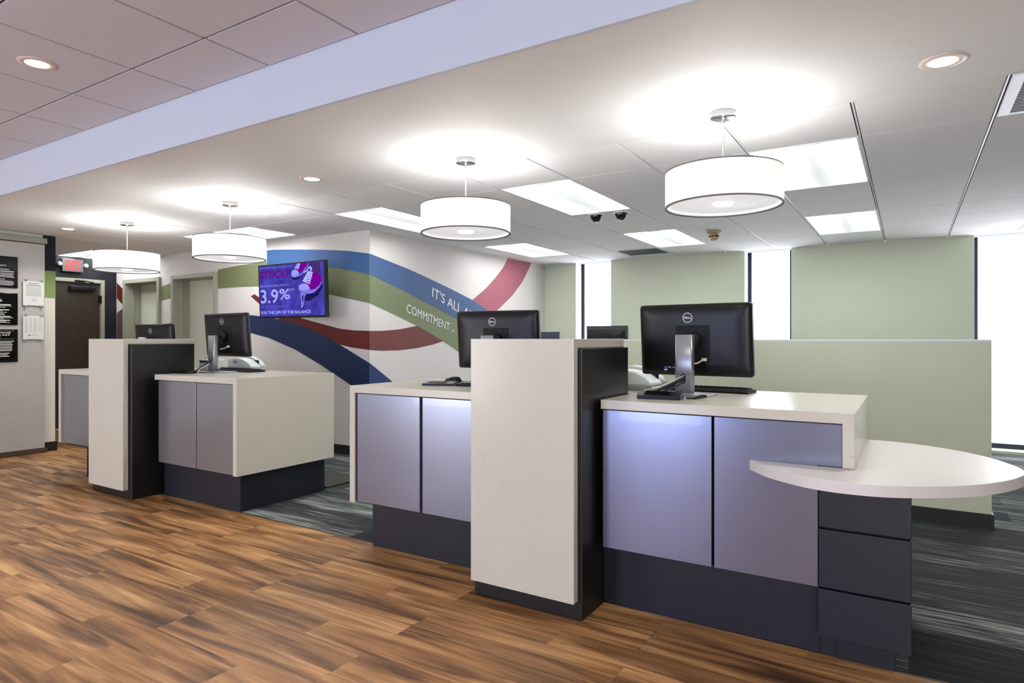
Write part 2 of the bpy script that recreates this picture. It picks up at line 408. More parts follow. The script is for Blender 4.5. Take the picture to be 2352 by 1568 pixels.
# floor
YL = 2.855
f = MB(); f.box((XE - 0.2, YFR - .2, -0.05), (-2.0, YL, 0), 'wood_floor'); f.box((-2.0, YFR - .2, -0.05), (XR + .2, 2.795, 0), 'wood_floor')
f.box((XE - 0.2, YL, -0.05), (-6.40, YM + .2, 0), 'wood_floor')
struct('floor', f)
f = MB(); f.box((-6.40, YL, -0.05), (-2.0, YB + .4, 0.0), 'carpet'); f.box((-2.0, 2.795, -0.05), (XR + .2, YB + .4, 0.0), 'carpet')
struct('floor', f)
f = MB(); f.box((-4.08, YL - 0.005, 0), (-2.76, YL + 0.005, 0.003), 'edge_metal'); f.box((-0.03, 2.79, 0), (XR, 2.80, 0.003), 'edge_metal')
struct('trim_1', f)

# ceiling
ce = struct('ceiling', loc=(0, 0, 0))
s = MB(); s.box((XE - .2, YF, ZC), (XR, YS, ZC + 0.06), 'plaster'); s.build('soffit', ce)
s = MB(); s.box((XE - .2, YF - 0.02, ZC - 0.002), (XR, YF, ZL + 0.02), 'fascia'); s.build('fascia', ce)
GX0 = -0.235; G = 0.61; GY0 = 3.50
TW = {}   # troffers: tuple of cells
trof = [(0, 1, 'y'), (0, 5, 'y'), (-3, 1, 'y'), (-3, 5, 'y'), (-6, 1, 'y'), (-6, 5, 'y'), (-9, 1, 'x'), (-14, 1, 'x')]
skip = set()
for ix, iy, d in trof:
    skip.add((ix, iy)); skip.add((ix, iy + 1) if d == 'y' else (ix - 1, iy))
VENT = (2, 0); GRILLE = (-4, 7)
skip.add(VENT); skip.add(GRILLE)
def cell(ix, iy): return (GX0 + G * (ix - 1), GY0 + G * iy, GX0 + G * ix, GY0 + G * (iy + 1))
t = MB(); bar = MB(); tiles_done = []
ny = int((YB - GY0) / G) + 1
for ix in range(-17, 8):
    for iy in range(0, ny):
        x0, y0, x1, y1 = cell(ix, iy)
        if x1 <= XE + .02 or x0 >= XR - .02: continue
        if x1 < XM and y0 > YM: continue
        if (ix, iy) in skip: continue
        y1c = min(y1, YB)
        if x0 < XM - 0.6: y1c = min(y1c, YM + .02)
        x0c = max(x0, XE) if y0 < YM else max(x0, XM - .01); x1c = min(x1, XR)
        t.box((x0c + 0.010, y0 + 0.0042, ZC), (x1c - 0.010, y1c - 0.0042, ZC + 0.015), 'tile'); tiles_done.append((x0c, y0, x1c, y1c))
t.build('ceiling_tiles', ce)
for ix in range(-17, 7):
    x = GX0 + G * ix
    if x < XE or x > XR: continue
    ye = YB if x > XM - .05 else YM
    bar.box((x - 0.0042, YS, ZC + 0.005), (x + 0.0042, ye, ZC + 0.0115), 'tbar')
bar.build('grid_bars', ce)
g = MB(); g.box((XE - .2, YS + .001, ZC + 0.0155), (XR, YB + .3, ZC + 0.03), 'gap')
# openings for the lamps are shallower than this backing, so it sits above them
g2 = MB(); g2.box((XE - .2, YS + .001, ZC + 0.10), (XR, YB + .3, ZC + 0.12), 'gap'); g.bm.free(); g2.build('plenum_cover', ce)
g = MB()
for (gx0, gy0, gx1, gy1) in tiles_done:
    g.box((gx0 - 0.0035, gy0 - 0.0045, ZC + 0.012), (gx0 + 0.012, gy1 + 0.0045, ZC + 0.02), 'gap'); g.box((gx1 - 0.012, gy0 - 0.0045, ZC + 0.012), (gx1 + 0.0035, gy1 + 0.0045, ZC + 0.02), 'gap')
    g.box((gx0, gy0 - 0.0045, ZC + 0.0121), (gx1, gy0 + 0.006, ZC + 0.0201), 'gap'); g.box((gx0, gy1 - 0.006, ZC + 0.0121), (gx1, gy1 + 0.0045, ZC + 0.0201), 'gap')
g.build('grid_shadow_gap', ce)
# lobby ceiling (higher), tiles with revealed edges
t = MB(); GL = 0.65; LX0 = -2.195; LY0 = 1.80
yl = [YF - 0.02, LY0] + [LY0 - GL * k for k in range(1, 9)]
for a, b in zip(yl, yl[1:]):
    for k in range(-13, 10):
        x0 = LX0 + GL * k; x1 = x0 + GL
        if x1 < XE or x0 > XR: continue
        t.box((x0 + 0.007, max(b, YFR) + 0.007, ZL), (min(x1, XR) - 0.007, a - 0.007, ZL + 0.015), 'tile_lobby')
t.build('lobby_tiles', ce)
s = MB(); s.box((XE - .2, YFR, ZL + 0.012), (XR, YF, ZL + 0.03), 'gap'); s.build('lobby_backing', ce)

# mural wall, front plane with two door openings (Y = YM) and side plane (X = XM)
wl = MB()
D2 = (-9.66, -8.82, 2.05); D3 = (-8.42, -7.52, 2.05)
xs = [XE, D2[0] - .03, D2[1] + .03, D3[0] - .03, D3[1] + .03, XM]
wl.box((xs[0], YM, 0), (xs[1], YM + .3, ZC), 'wallpaper'); wl.box((xs[1], YM, D2[2] + .03), (xs[2], YM + .3, ZC), 'wallpaper')
wl.box((xs[2], YM, 0), (xs[3], YM + .3, ZC), 'wallpaper'); wl.box((xs[3], YM, D3[2] + .03), (xs[4], YM + .3, ZC), 'wallpaper')
wl.box((xs[4], YM, 0), (xs[5] - .3, YM + .3, ZC), 'wallpaper')
wl.box((XM - .3, YM, 0), (XM, YB, ZC), 'wallpaper')
struct('wall_mural', wl)
b = MB(); b.box((D3[1] + .06, YM - 0.012, 0), (XM + 0.012, YM, 0.1), 'rubber_base'); b.box((XM, YM, 0), (XM + .012, YB, 0.1), 'rubber_base')
struct('baseboard_mural', b)

# left wall with the brushed panel, and its end strip
wl = MB(); wl.box((XW - .25, YFR, 0), (XW, 3.36, ZC if False else ZC), 'beige_wall'); wl.box((XW - .25, YFR, ZC), (XW, YF, ZL), 'beige_wall')
struct('wall_left', wl)
p = MB(); p.box((XW, 3.24, 2.01), (XW + 0.004, 3.362, ZC), 'navy_paint'); p.box((XW, 3.24, 1.71), (XW + 0.004, 3.362, 2.01), 'green_paint')
struct('trim_2', p)
p = MB(); p.box((XW, -1.0, 0.055), (XW + 0.07, 3.23, 2.285), 'brushed'); struct('wall_left_panel', p)
p = MB(); p.box((XW, -1.0, 2.295), (XW + 0.085, 3.25, 2.355), 'door_frame', 0.003); struct('trim_3', p)
p = MB(); p.box((XW, -1.0, 0.0), (XW + 0.085, 3.25, 0.05), 'edge_metal', 0.002); struct('trim_4', p)
p = MB(); p.box((XW, 3.25, 0.0), (XW + 0.014, 3.374, 0.1), 'rubber_base'); struct('baseboard_left', p)

# exit wall
wl = MB(); DE = (3.765, 4.675, 2.05)
wl.box((XE - .2, 3.3, 0), (XE, DE[0] - .03, ZC), 'navy_paint'); wl.box((XE - .2, DE[0] - .03, DE[2] + .03), (XE, DE[1] + .03, ZC), 'navy_paint'); wl.box((XE - .2, DE[1] + .03, 0), (XE, YM, ZC), 'navy_paint')
struct('wall_exit', wl)
wl = MB(); wl.box((XE - .2, 3.1, 0), (XW - .25, 3.3, ZC), 'beige_wall'); struct('wall_corridor', wl)

def frame(mb, a0, a1, top, w, plane, d0, d1, m):
    """door frame: a = along-wall axis, plane 'y' (wall normal Y) or 'x'"""
    def bx(u0, u1, z0, z1):
        if plane == 'y': mb.box((u0, d0, z0), (u1, d1, z1), m, 0.003)
        else: mb.box((d0, u0, z0), (d1, u1, z1), m, 0.003)
    bx(a0 - w, a0, 0, top + w); bx(a1, a1 + w, 0, top + w); bx(a0, a1, top, top + w)
# exit door
d = struct('door_1', loc=(XE, DE[0], 0))
m_ = MB(); frame(m_, DE[0], DE[1], DE[2], 0.05, 'x', XE - .12, XE + 0.03, 'door_frame'); m_.build('door_frame', d, world=True)
m_ = MB(); m_.box((XE - .06, DE[0] + .003, 0.01), (XE - .015, DE[1] - .003, DE[2] - .004), 'door_wood', 0.002); m_.build('door_leaf', d, world=True)
m_ = MB(); m_.box((XE - .014, 4.27, 1.93), (XE + .05, 4.60, 1.99), 'plastic_black', 0.008)
m_.tube([(XE + .03, 4.50, 1.99), (XE + .08, 4.55, 2.05), (XE + .10, 4.44, 2.065), (XE + .03, 4.36, 2.07)], 0.009, 'plastic_black')
m_.box((XE + .0301, 4.33, 2.052), (XE + .05, 4.46, 2.08), 'plastic_black', 0.004); m_.build('door_closer', d, world=True)
for z in (1.82, 1.05, .25):
    m_ = MB(); m_.box((XE - .014, 4.655, z - .055), (XE + .034, 4.685, z + .055), 'plastic_black', 0.004); m_.build('hinge', d, world=True)
# two recessed doors in the mural wall
for i, (a0, a1, top) in enumerate((D2, D3)):
    d = struct('door_%d' % (i + 2), loc=(a0, YM, 0))
    m_ = MB(); frame(m_, a0, a1, top, 0.055, 'y', YM - 0.035, YM + 0.30, 'door_frame'); m_.build('door_frame', d, world=True)
    m_ = MB(); m_.box((a0 + .002, YM + .2, 0.01), (a1 - .002, YM + .245, top - .003), 'door_slab', 0.002); m_.build('door_leaf', d, world=True)
    m_ = MB(); m_.box((a0, YM + .06, 0), (a0 + .012, YM + .10, top), 'door_frame', 0.002); m_.build('door_stop', d, world=True)
    m_ = MB(); m_.tube([(a1 - .09, YM + .2, .95), (a1 - .09, YM + .14, .95), (a1 - .20, YM + .14, .95)], 0.01, 'aluminium'); m_.build('door_handle', d, world=True)

# back wall with three tall windows
WN = [(-4.285, -3.71), (-1.828, -1.257), (0.615, 2.3)]
wl = MB(); x = XM - .3
for a, b_ in WN:
    wl.box((x, YB, 0), (a, YB + .28, ZC), 'sage'); wl.box((a, YB, 0), (b_, YB + .28, 0.03), 'sage'); x = b_
wl.box((x, YB, 0), (XR, YB + .28, ZC), 'sage')
struct('wall_back', wl)
for i, (a, b_) in enumerate(WN):
    d = struct('window_%d' % (i + 1), loc=(a, YB, 0))
    m_ = MB(); m_.box((a, YB + .004, .03), (a + .004, YB + .2, ZC), 'reveal'); m_.box((b_ - .004, YB + .004, .03), (b_, YB + .2, ZC), 'reveal'); m_.build('reveal_lining', d, world=True)
    m_ = MB()
    m_.box((a + .004, YB + .2, .03), (a + .05, YB + .25, ZC), 'frame_dark', .002); m_.box((b_ - .05, YB + .2, .03), (b_ - .004, YB + .25, ZC), 'frame_dark', .002)
    m_.box((a + .05, YB + .2, .03), (b_ - .05, YB + .25, .085), 'frame_dark', .002)
    m_.build('window_frame', d, world=True)
    m_ = MB(); m_.box((a + .05, YB + .225, .085), (b_ - .05, YB + .235, ZC), 'window_lit'); m_.build('lit_shade', d, world=True)
    m_ = MB()
    for z in (2.02, 0.62): m_.box((a + .05, YB + .218, z - .008), (b_ - .05, YB + .2249, z + .008), 'window_hem')
    m_.build('glazing_bar', d, world=True)
m_ = MB(); m_.box((0.4, YB - .012, 0), (.615, YB, .1), 'rubber_base'); m_.box((XM + .012, YB - .012, 0), (WN[0][0], YB, .1), 'rubber_base')
m_.box((WN[0][1], YB - .012, 0), (WN[1][0], YB, .1), 'rubber_base'); m_.box((WN[1][1], YB - .012, 0), (.4, YB, .1), 'rubber_base'); struct('baseboard_back', m_)

# low partition
m_ = MB(); m_.box((-3.36, 5.2, 0), (0.462, 5.32, 1.235), 'partition_paint'); m_.box((-3.36, 5.2, 1.235), (0.462, 5.32, 1.247), 'reveal')
struct('wall_partition', m_)
m_ = MB(); m_.box((-3.36, 5.188, 0), (0.474, 5.2, .1), 'rubber_base'); m_.box((0.462, 5.2, 0), (.474, 5.32, .1), 'rubber_base'); struct('baseboard_partition', m_)

# walls behind and beside the camera; outer two storefront windows added for light
WF = [(-7.4, -5.2), (-3.55, -2.25), (0.0, 2.6)]
wl = MB(); x = XW - .25
for a, b_ in WF:
    wl.box((x, YFR - .2, 0), (a, YFR, ZL), 'lobby_wall'); wl.box((a, YFR - .2, 2.4), (b_, YFR, ZL), 'lobby_wall'); x = b_
wl.box((x, YFR - .2, 0), (XR, YFR, ZL), 'lobby_wall'); struct('wall_front', wl)
for i, (a, b_) in enumerate(WF):
    d = struct('window_%d' % (i + 4), loc=(a, YFR, 0))
    m_ = MB(); m_.box((a, YFR - .1, 0), (a + .06, YFR - .02, 2.4), 'frame_dark'); m_.box((b_ - .06, YFR - .1, 0), (b_, YFR - .02, 2.4), 'frame_dark')
    m_.box((a + .06, YFR - .1, 0), (b_ - .06, YFR - .02, .1), 'frame_dark'); m_.box((a + .06, YFR - .1, 2.32), (b_ - .06, YFR - .02, 2.4), 'frame_dark'); m_.build('window_frame', d, world=True)
    m_ = MB(); m_.box((a + .06, YFR - .07, .1), (b_ - .06, YFR - .06, 2.32), 'front_lit' if i == 1 else 'front_fill'); m_.build('lit_pane', d, world=True)
wl = MB(); wl.box((XR, YFR, 0), (XR + .2, YB + .3, ZL), 'lobby_wall'); struct('wall_right', wl)

# ------------------------------------------------------------------ mural graphic (flat print on the two wall planes)
Lw = lambda pts, k, m, mb: mb.prism(pts, YM - 0.0012 * k, YM - 0.0012 * k + 0.0008, m, 'y')
Rw = lambda pts, k, m, mb: mb.prism(pts, XM + 0.0012 * k, XM + 0.0012 * k - 0.0008, m, 'x')
blue_top_l = [(-6.495, 2.303), (-6.372, 2.304), (-5.987, 2.278), (-5.555, 2.243), (-5.15, 2.202), (XM, 2.148)]
blue_bot_l = [(-6.495, 2.143), (-5.98, 2.115), (-5.503, 2.051), (-5.15, 1.997), (XM, 1.928)]
green_top = [(-8.755, 1.973), (-8.469, 2.016), (-7.829, 2.103), (-7.453, 2.133), (-7.009, 2.161), (-6.688, 2.167), (-6.45, 2.164), (-5.98, 2.14), (-5.503, 2.07), (-5.15, 2.01), (XM, 1.95)]
green_bot = [(-8.755, 1.776), (-8.469, 1.808), (-7.9, 1.865), (-7.453, 1.889), (-7.009, 1.89), (-6.671, 1.882), (-6.055, 1.834), (-5.493, 1.755), (-5.15, 1.686), (XM, 1.626)]
slate_top = [(-9.78, 1.24), (-8.9, 1.40), (-8.536, 1.467), (-8.0, 1.53), (-7.38, 1.559), (-6.892, 1.546), (-6.655, 1.526), (-6.216, 1.475), (-5.876, 1.4), (-5.555, 1.302), (-5.27, 1.188), (-5.061, 1.099), (XM, 0.995)]
slate_bot = [(-9.78, 1.20), (-8.9, 1.33), (-8.542, 1.381), (-8.0, 1.40), (-7.453, 1.394), (-6.855, 1.331), (-6.448, 1.26), (-5.987, 1.125), (-5.555, 0.956), (-5.091, 0.75), (XM, 0.62)]
red_top = [(-6.804, 1.769), (-6.732, 1.792), (-6.663, 1.758), (-6.286, 1.588), (-5.876, 1.484), (-5.555, 1.418), (-5.27, 1.362), (-5.061, 1.342), (XM, 1.334)]
red_bot = [(-6.663, 1.684), (-6.216, 1.45), (-5.876, 1.37), (-5.555, 1.27), (-5.27, 1.188), (-5.061, 1.155), (XM, 1.133)]
mur = thing('wall_mural_graphic', 'printed mural of blue, green, red and pink ribbons wrapping the wall corner', 'mural', (XM, YM, 0))
def clip_doors(pts_top, pts_bot, k, m):
    """strip between two polylines, cut where the door frames stand"""
    def at(pl, x):
        for (xa, za), (xb, zb) in zip(pl, pl[1:]):
            if xa <= x <= xb: return za + (zb - za) * (x - xa) / (xb - xa)
        return pl[-1][1] if x > pl[-1][0] else pl[0][1]
    x0, x1 = pts_top[0][0], pts_top[-1][0]
    spans = [(x0, D2[0] - .056), (D2[1] + .056, D3[0] - .056), (D3[1] + .056, x1)]
    mb = MB()
    for a, b_ in spans:
        a = max(a, x0)
        if b_ - a < 0.02: continue
        xx = sorted({a, b_} | {p[0] for p in pts_top + pts_bot if a < p[0] < b_})
        T = [(x, at(pts_top, x)) for x in xx]; B = [(x, at(pts_bot, x)) for x in xx]
        Lw(T + B[::-1], k, m, mb)
    return mb
clip_doors(green_top, green_bot, 1, 'p_green_l').build('green_ribbon', mur, world=True)
mb = MB(); Lw(red_top + red_bot[::-1], 1, 'p_red_l', mb)
Rw([(YM, 1.334), (5.072, 1.336), (5.358, 1.356), (5.72, 1.41), (6.148, 1.25), (6.148, 1.22), (5.927, 1.178), (5.668, 1.144), (5.358, 1.122), (5.072, 1.122), (YM, 1.133)], 1, 'p_red_r', mb)
mb.build('red_ribbon', mur, world=True)
clip_doors(slate_top, slate_bot, 2, 'p_slate_l').build('navy_ribbon', mur, world=True)
mb = MB(); Rw([(YM, .996), (5.252, .777), (5.6, .58), (5.6, .1), (5.3, .1), (YM, .62)], 1, 'p_slate_r', mb); mb.build('navy_ribbon', mur, world=True)
mb = MB(); Lw(blue_top_l + blue_bot_l[::-1], 3, 'p_blue_l', mb)
Rw([(YM, 2.148), (5.152, 2.104), (5.467, 2.05), (5.807, 1.98), (6.305, 1.867), (6.748, 1.758), (7.077, 1.645), (8.0, 1.22), (8.65, .86), (8.65, .60), (8.0, .95), (7.2, 1.27), (6.358, 1.519), (5.807, 1.678), (5.467, 1.779), (5.152, 1.861), (YM, 1.928)], 3, 'p_blue_r', mb)
mb.build('blue_ribbon', mur, world=True)
mb = MB(); Rw([(YM, 1.928), (5.152, 1.861), (5.467, 1.779), (5.807, 1.678), (6.358, 1.519), (7.2, 1.27), (8.0, .95), (8.0, .45), (7.1, .80), (6.385, 1.122), (6.148, 1.22), (5.668, 1.399), (5.152, 1.555), (YM, 1.626)], 2, 'p_green_r', mb)
mb.build('green_ribbon', mur, world=True)
mb = MB(); Rw([(6.60, 1.70), (6.748, 1.749), (7.077, 1.932), (7.33, 2.109), (7.5, 2.25), (7.63, 2.395), (8.289, 2.395), (8.16, 2.24), (8.023, 2.09), (7.735, 1.865), (7.363, 1.65), (7.0, 1.5)], 1, 'p_pink_r', mb)
mb.build('pink_ribbon', mur, world=True)
mb = MB(); Lw([(-9.94, 2.08), (-9.718, 1.95), (-9.718, 1.715), (-9.94, 1.85)], 1, 'p_dark_red', mb); mb.build('dark_red_ribbon', mur, world=True)
mb = MB(); Lw([(-9.94, 1.63), (-9.718, 1.72), (-9.718, .1), (-9.94, .1)], 1, 'p_mauve', mb); mb.build('mauve_ribbon', mur, world=True)
def wall_text(s, p0, p1, h, mb):
    (ya, za), (yb, zb) = p0, p1; L_ = math.hypot(yb - ya, zb - za); ux, uz = (yb - ya) / L_, (zb - za) / L_
    text_bm(mb, s, 'p_white', lambda u, v: (XM + 0.0055, ya + ux * u - uz * v * 0.35, za + uz * u + v), L_, h, bold=0.0)
mb = MB(); wall_text("IT'S ALL ABOUT", (5.927, 1.752), (7.13, 1.365), 0.118, mb); mb.build('lettering', mur, world=True); mb = MB()
wall_text('COMMITMENT', (5.473, 1.552), (6.265, 1.345), 0.098, mb)
mb.prism([(6.33, 1.365), (6.352, 1.36), (6.352, 1.34), (6.33, 1.345)], XM + .0047, XM + .0055, 'p_white', 'x')
mb.build('lettering', mur, world=True)

# ------------------------------------------------------------------ counters
def panel(mb, x0, x1, y, z0, z1, m):
    mb.box((x0, y - 0.0, z0), (x1, y + 0.02, z1), m, 0.0015)
def counter(label, X0, X1, Yf, Yb, leg_side, leg_bot, splits, lam, base, ov=0.03, zt=0.97, th=0.042):
    """X0..X1 worktop; leg_side: -1 left waterfall, +1 right waterfall"""
    t = thing('service_counter', label, 'counter', ((X0 + X1) / 2, (Yf + Yb) / 2, 0), 0, 'service counters')
    m_ = MB(); lw = 0.042
    if leg_side > 0: prof = [(X0, zt), (X1, zt), (X1, leg_bot), (X1 - lw, leg_bot), (X1 - lw, zt - th), (X0, zt - th)]
    else: prof = [(X0, zt), (X1, zt), (X1, zt - th), (X0 + lw, zt - th), (X0 + lw, leg_bot), (X0, leg_bot)]
    m_.prism(prof, Yf, Yb, 'quartz', 'y', bev=0.003); m_.build('worktop', t, world=True)
    for a, b_, z0 in splits:
        m_ = MB(); panel(m_, a, b_, Yf + 0.012, z0, zt - th - .004, lam); m_.build('front_panel', t, world=True)
    c0 = min(a for a, _, _ in splits); c1 = max(b_ for _, b_, _ in splits)
    m_ = MB(); m_.box((c0 + .004, Yf + .0325, .288), (c1 - .002, Yb - .03, zt - th - .001), 'black_gap'); m_.build('carcass', t, world=True)
    m_ = MB(); m_.box((base[0], base[2], 0), (base[1], base[3], .287), 'navy_laminate', .002); m_.build('plinth', t, world=True)
    return t
cR = counter('pale quartz counter with lavender panels, nearest the camera beside the oval table', -1.203, -0.171, 2.70, 3.62, 1, .76,
             [(-1.197, -.703, .292)], 'laminate', (-1.24, -.298, 2.80, 3.50))
m_ = MB(); m_.prism([(-.692, .292), (-.298, .292), (-.298, .762), (-.215, .762), (-.215, .924), (-.692, .924)], 2.712, 2.732, 'laminate', 'y', bev=.0015); m_.build('front_panel', cR, world=True)
m_ = MB(); m_.box((-.695, 2.7325, .288), (-.30, 3.58, .927), 'black_gap'); m_.build('carcass', cR, world=True)
m_ = MB(); m_.box((-.298, 2.733, .77), (-.215, 3.58, .924), 'black_gap'); m_.build('carcass', cR, world=True)
m_ = MB(); m_.box((-1.808, 3.105, .928), (-1.2045, 3.62, .97), 'quartz', .002); m_.build('worktop_return', cR, world=True)
m_ = MB(); m_.box((-1.808, 3.13, 0), (-1.25, 3.58, .927), 'black_gap'); m_.build('return_carcass', cR, world=True)
cM = counter('quartz counter with left waterfall leg and lavender panels behind the near pillar', -2.851, -1.811, 2.73, 3.53, -1, .272,
             [(-2.800, -2.316, .281), (-2.296, -1.83, .281)], 'laminate', (-2.755, -1.84, 2.825, 3.45))
m_ = MB(); m_.box((-2.808, 2.737, .281), (-2.802, 2.76, .926), 'edge_metal'); m_.build('edge_strip', cM, world=True)
cL = counter('quartz counter with silver panels and right waterfall end, below the television', -5.05, -4.006, 2.77, 3.665, 1, .28,
             [(-5.012, -4.515, .283), (-4.503, -4.052, .283)], 'laminate_silver', (-5.07, -4.09, 2.86, 3.64))
m_ = MB(); m_.box((-5.735, 3.185, .928), (-5.0515, 3.665, .97), 'quartz', .002); m_.build('worktop_return', cL, world=True)
cLL = counter('farthest quartz counter, partly hidden left of the far pillar', -6.63, -5.74, 2.76, 3.60, -1, .303,
              [(-6.55, -6.05, .303), (-6.04, -5.77, .303)], 'laminate_silver', (-6.38, -5.77, 2.885, 3.5))
m_ = MB(); m_.box((-5.735, 3.20, 0), (-5.08, 3.62, .927), 'black_gap'); m_.build('return_carcass', cL, world=True)

def pillar(label, X0, X1, Yf, Yb, Yt, sx0, sx1, sz, over):
    t = thing('counter_pillar', label, 'pillar', ((X0 + X1) / 2, (Yf + Yb) / 2, 0), 0, 'stone clad counter pillars')
    m_ = MB(); m_.box((X0, Yf, 0), (X1, Yb, 1.208), 'black_laminate', .004); m_.build('core', t, world=True)
    m_ = MB(); m_.prism([(Yf - .045, sz), (Yf - .003, sz), (Yf - .003, 1.2085), (Yt, 1.2085), (Yt, 1.25), (Yf - .045, 1.25)], sx0, sx1, 'quartz', 'x', bev=.003)
    m_.build('stone_cladding', t, world=True)
    return t
pillar('near waist-high pillar clad in pale stone with dark side', -1.807, -1.226, 2.555, 3.10, 3.09, -1.80, -1.245, .085, 0)
pillar('far waist-high pillar clad in pale stone with dark side', -5.735, -5.12, 2.635, 3.145, 3.18, -5.70, -5.165, .072, .03)

# drawer pedestal and oval table
t = thing('drawer_pedestal', 'dark navy three drawer pedestal carrying the oval table', 'drawers', (-.143, 3.05, 0))
m_ = MB(); m_.box((-.293, 2.745, .10), (.007, 3.42, .718), 'navy_laminate', .002); m_.build('case', t, world=True)
for z0, z1 in ((.524, .716), (.292, .516), (.10, .284)):
    m_ = MB(); m_.box((-.297, 2.72, z0), (.0095, 2.744, z1), 'navy_laminate', .002); m_.build('drawer_front', t, world=True)
m_ = MB(); m_.box((-.2975, 2.80, 0), (-.2405, 3.3, .0995), 'navy_laminate', .001); m_.box((-.24, 2.79, 0), (-.041, 3.38, .0995), 'navy_laminate', .001); m_.build('toe_kick', t, world=True)
pts = [(-.549, 2.7095), (-.49, 2.625), (-.431, 2.564), (-.326, 2.489), (-.234, 2.459), (-.155, 2.455), (-.069, 2.470), (.035, 2.519), (.139, 2.593), (.219, 2.675), (.295, 2.789), (.345, 2.90),
       (.364, 2.98), (.362, 3.06), (.336, 3.16), (.28, 3.29), (.183, 3.412), (.048, 3.510), (-.10, 3.556), (-.223, 3.545)]
def smooth_open(p, n=6):
    out = []; q = [p[0]] + p + [p[-1]]
    for i in range(1, len(q) - 2):
        p0, p1, p2, p3 = (Vector(q[i + k]) for k in (-1, 0, 1, 2))
        for k in range(n):
            s_ = k / n
            v = 0.5 * ((2 * p1) + (p2 - p0) * s_ + (2 * p0 - 5 * p1 + 4 * p2 - p3) * s_ ** 2 + (3 * p1 - p0 - 3 * p2 + p3) * s_ ** 3)
            out.append((v.x, v.y))
    return out + [p[-1]]
sp = smooth_open(pts) + [(-.296, 3.50), (-.296, 2.7095)]
t = thing('oval_table', 'white teardrop-shaped table top jutting out from the near counter', 'table', (-.1, 3.0, .72))
m_ = MB(); m_.prism(sp, .7185, .759, 'table_top', 'z', smooth=False, bev=.0015); m_.build('table_top', t, world=True)

# ------------------------------------------------------------------ pendants
def pendant():
    t = thing('pendant_lamp', 'x', 'pendant lamp', (0, 0, ZC), 0, 'white drum pendant lamps over the counters')
    R_ = .286
    m_ = MB(); m_.lathe([(R_, -.48), (R_, -.305), (R_ - .004, -.302), (R_ - .006, -.305), (R_ - .006, -.478), (R_, -.48)], 'shade', n=72); m_.build('shade', t)
    m_ = MB(); m_.lathe([(R_ + .0015, -.4805), (R_ + .0015, -.474), (R_ - .009, -.474), (R_ - .009, -.4805), (R_ + .0015, -.4805)], 'shade_trim', n=72)
    m_.lathe([(R_ + .0015, -.307), (R_ + .0015, -.301), (R_ - .004, -.301)], 'shade_trim', n=72); m_.build('shade_trim', t)
    m_ = MB(); m_.lathe([(0, -.462), (R_ - .01, -.462), (R_ - .01, -.458), (0, -.458)], 'diffuser', n=72); m_.build('diffuser', t)
    m_ = MB(); m_.lathe([(0, -.474), (.045, -.472), (.05, -.4625)], 'glow', n=32); m_.build('finial', t)
    m_ = MB(); m_.lathe([(0, -.03), (.058, -.03), (.062, -.0285)], 'chrome', n=48); m_.lathe([(.062, -.0285), (.064, -.026), (.064, -.001), (0, -.001)], 'canopy_white', n=48); m_.build('canopy', t)
    m_ = MB(); m_.tube([(0, 0, -.031), (0, 0, -.458)], .005, 'aluminium'); m_.lathe([(0, -.06), (.009, -.06), (.009, -.031), (0, -.031)], 'chrome', n=16); m_.build('stem', t)
    return t
pl = [(-.80, 3.31, 'nearest white drum pendant lamp, above the right counter'), (-2.405, 3.30, 'white drum pendant lamp above the middle counter left of the near pillar'),
      (-4.86, 3.30, 'white drum pendant lamp above the left counter beside the television'), (-6.56, 3.33, 'farthest white drum pendant lamp, near the exit sign')]
P0 = pendant()
for i, (x, y, lb) in enumerate(pl):
    o = P0 if i == 0 else copy_tree(P0)
    o.location = (x, y, ZC); relabel(o, lb)
    for k in range(3):
        d = bpy.data.lights.new('pendant_bulb', 'POINT'); d.energy = E_PEND / 3; d.shadow_soft_size = .03; d.color = (1, 1, .98)
        l = bpy.data.objects.new('pendant_bulb', d); C.objects.link(l)
        l.location = (x + .12 * math.cos(2.1 * k), y + .12 * math.sin(2.1 * k), ZC - .36)

# ------------------------------------------------------------------ downlights
def downlight():
    t = thing('recessed_downlight', 'x', 'ceiling light', (0, 0, 0), 0, 'recessed round ceiling lights')
    m_ = MB(); m_.lathe([(.052, -.001), (.056, -.006), (.083, -.004), (.086, 0.0)], 'down_trim', n=40); m_.build('trim_ring', t)
    m_ = MB(); m_.lathe([(0, -.0035), (.054, -.0035), (.054, -.0005), (0, -.0005)], 'down_lit', n=40); m_.build('lens', t)
    return t
dl = [(.12, 3.18, ZC, 'round recessed ceiling light at upper right, nearest the camera'), (-3.635, 3.117, ZC, 'small round recessed ceiling light between the second and third pendants'),
      (-7.45, 3.19, ZC, 'small round recessed ceiling light nearest the exit door'), (-3.838, 1.50, ZL, 'round recessed light in the lobby tiles at upper left')]
D0 = downlight()
for i, (x, y, z, lb) in enumerate(dl):
    o = D0 if i == 0 else copy_tree(D0)
    o.location = (x, y, z); relabel(o, lb)
lamps = [(x, y, z) for x, y, z, _ in dl] + [(-6.438, 1.50, ZL), (-1.238, 1.50, ZL), (-3.838, -1.1, ZL), (-1.238, -1.1, ZL), (-6.438, -1.1, ZL), (1.4, 1.5, ZL), (1.4, -1.1, ZL)]  # the appended spots are unseen extras, added to light the foreground floor
for x, y, z in lamps:
    d = bpy.data.lights.new('downlight_and_fill_lamp', 'SPOT'); d.energy = E_DOWN; d.spot_size = 2.3; d.spot_blend = .6; d.shadow_soft_size = .05; d.color = (1, .97, .92)
    l = bpy.data.objects.new('downlight_and_fill_lamp', d); C.objects.link(l); l.location = (x, y, z - .012)

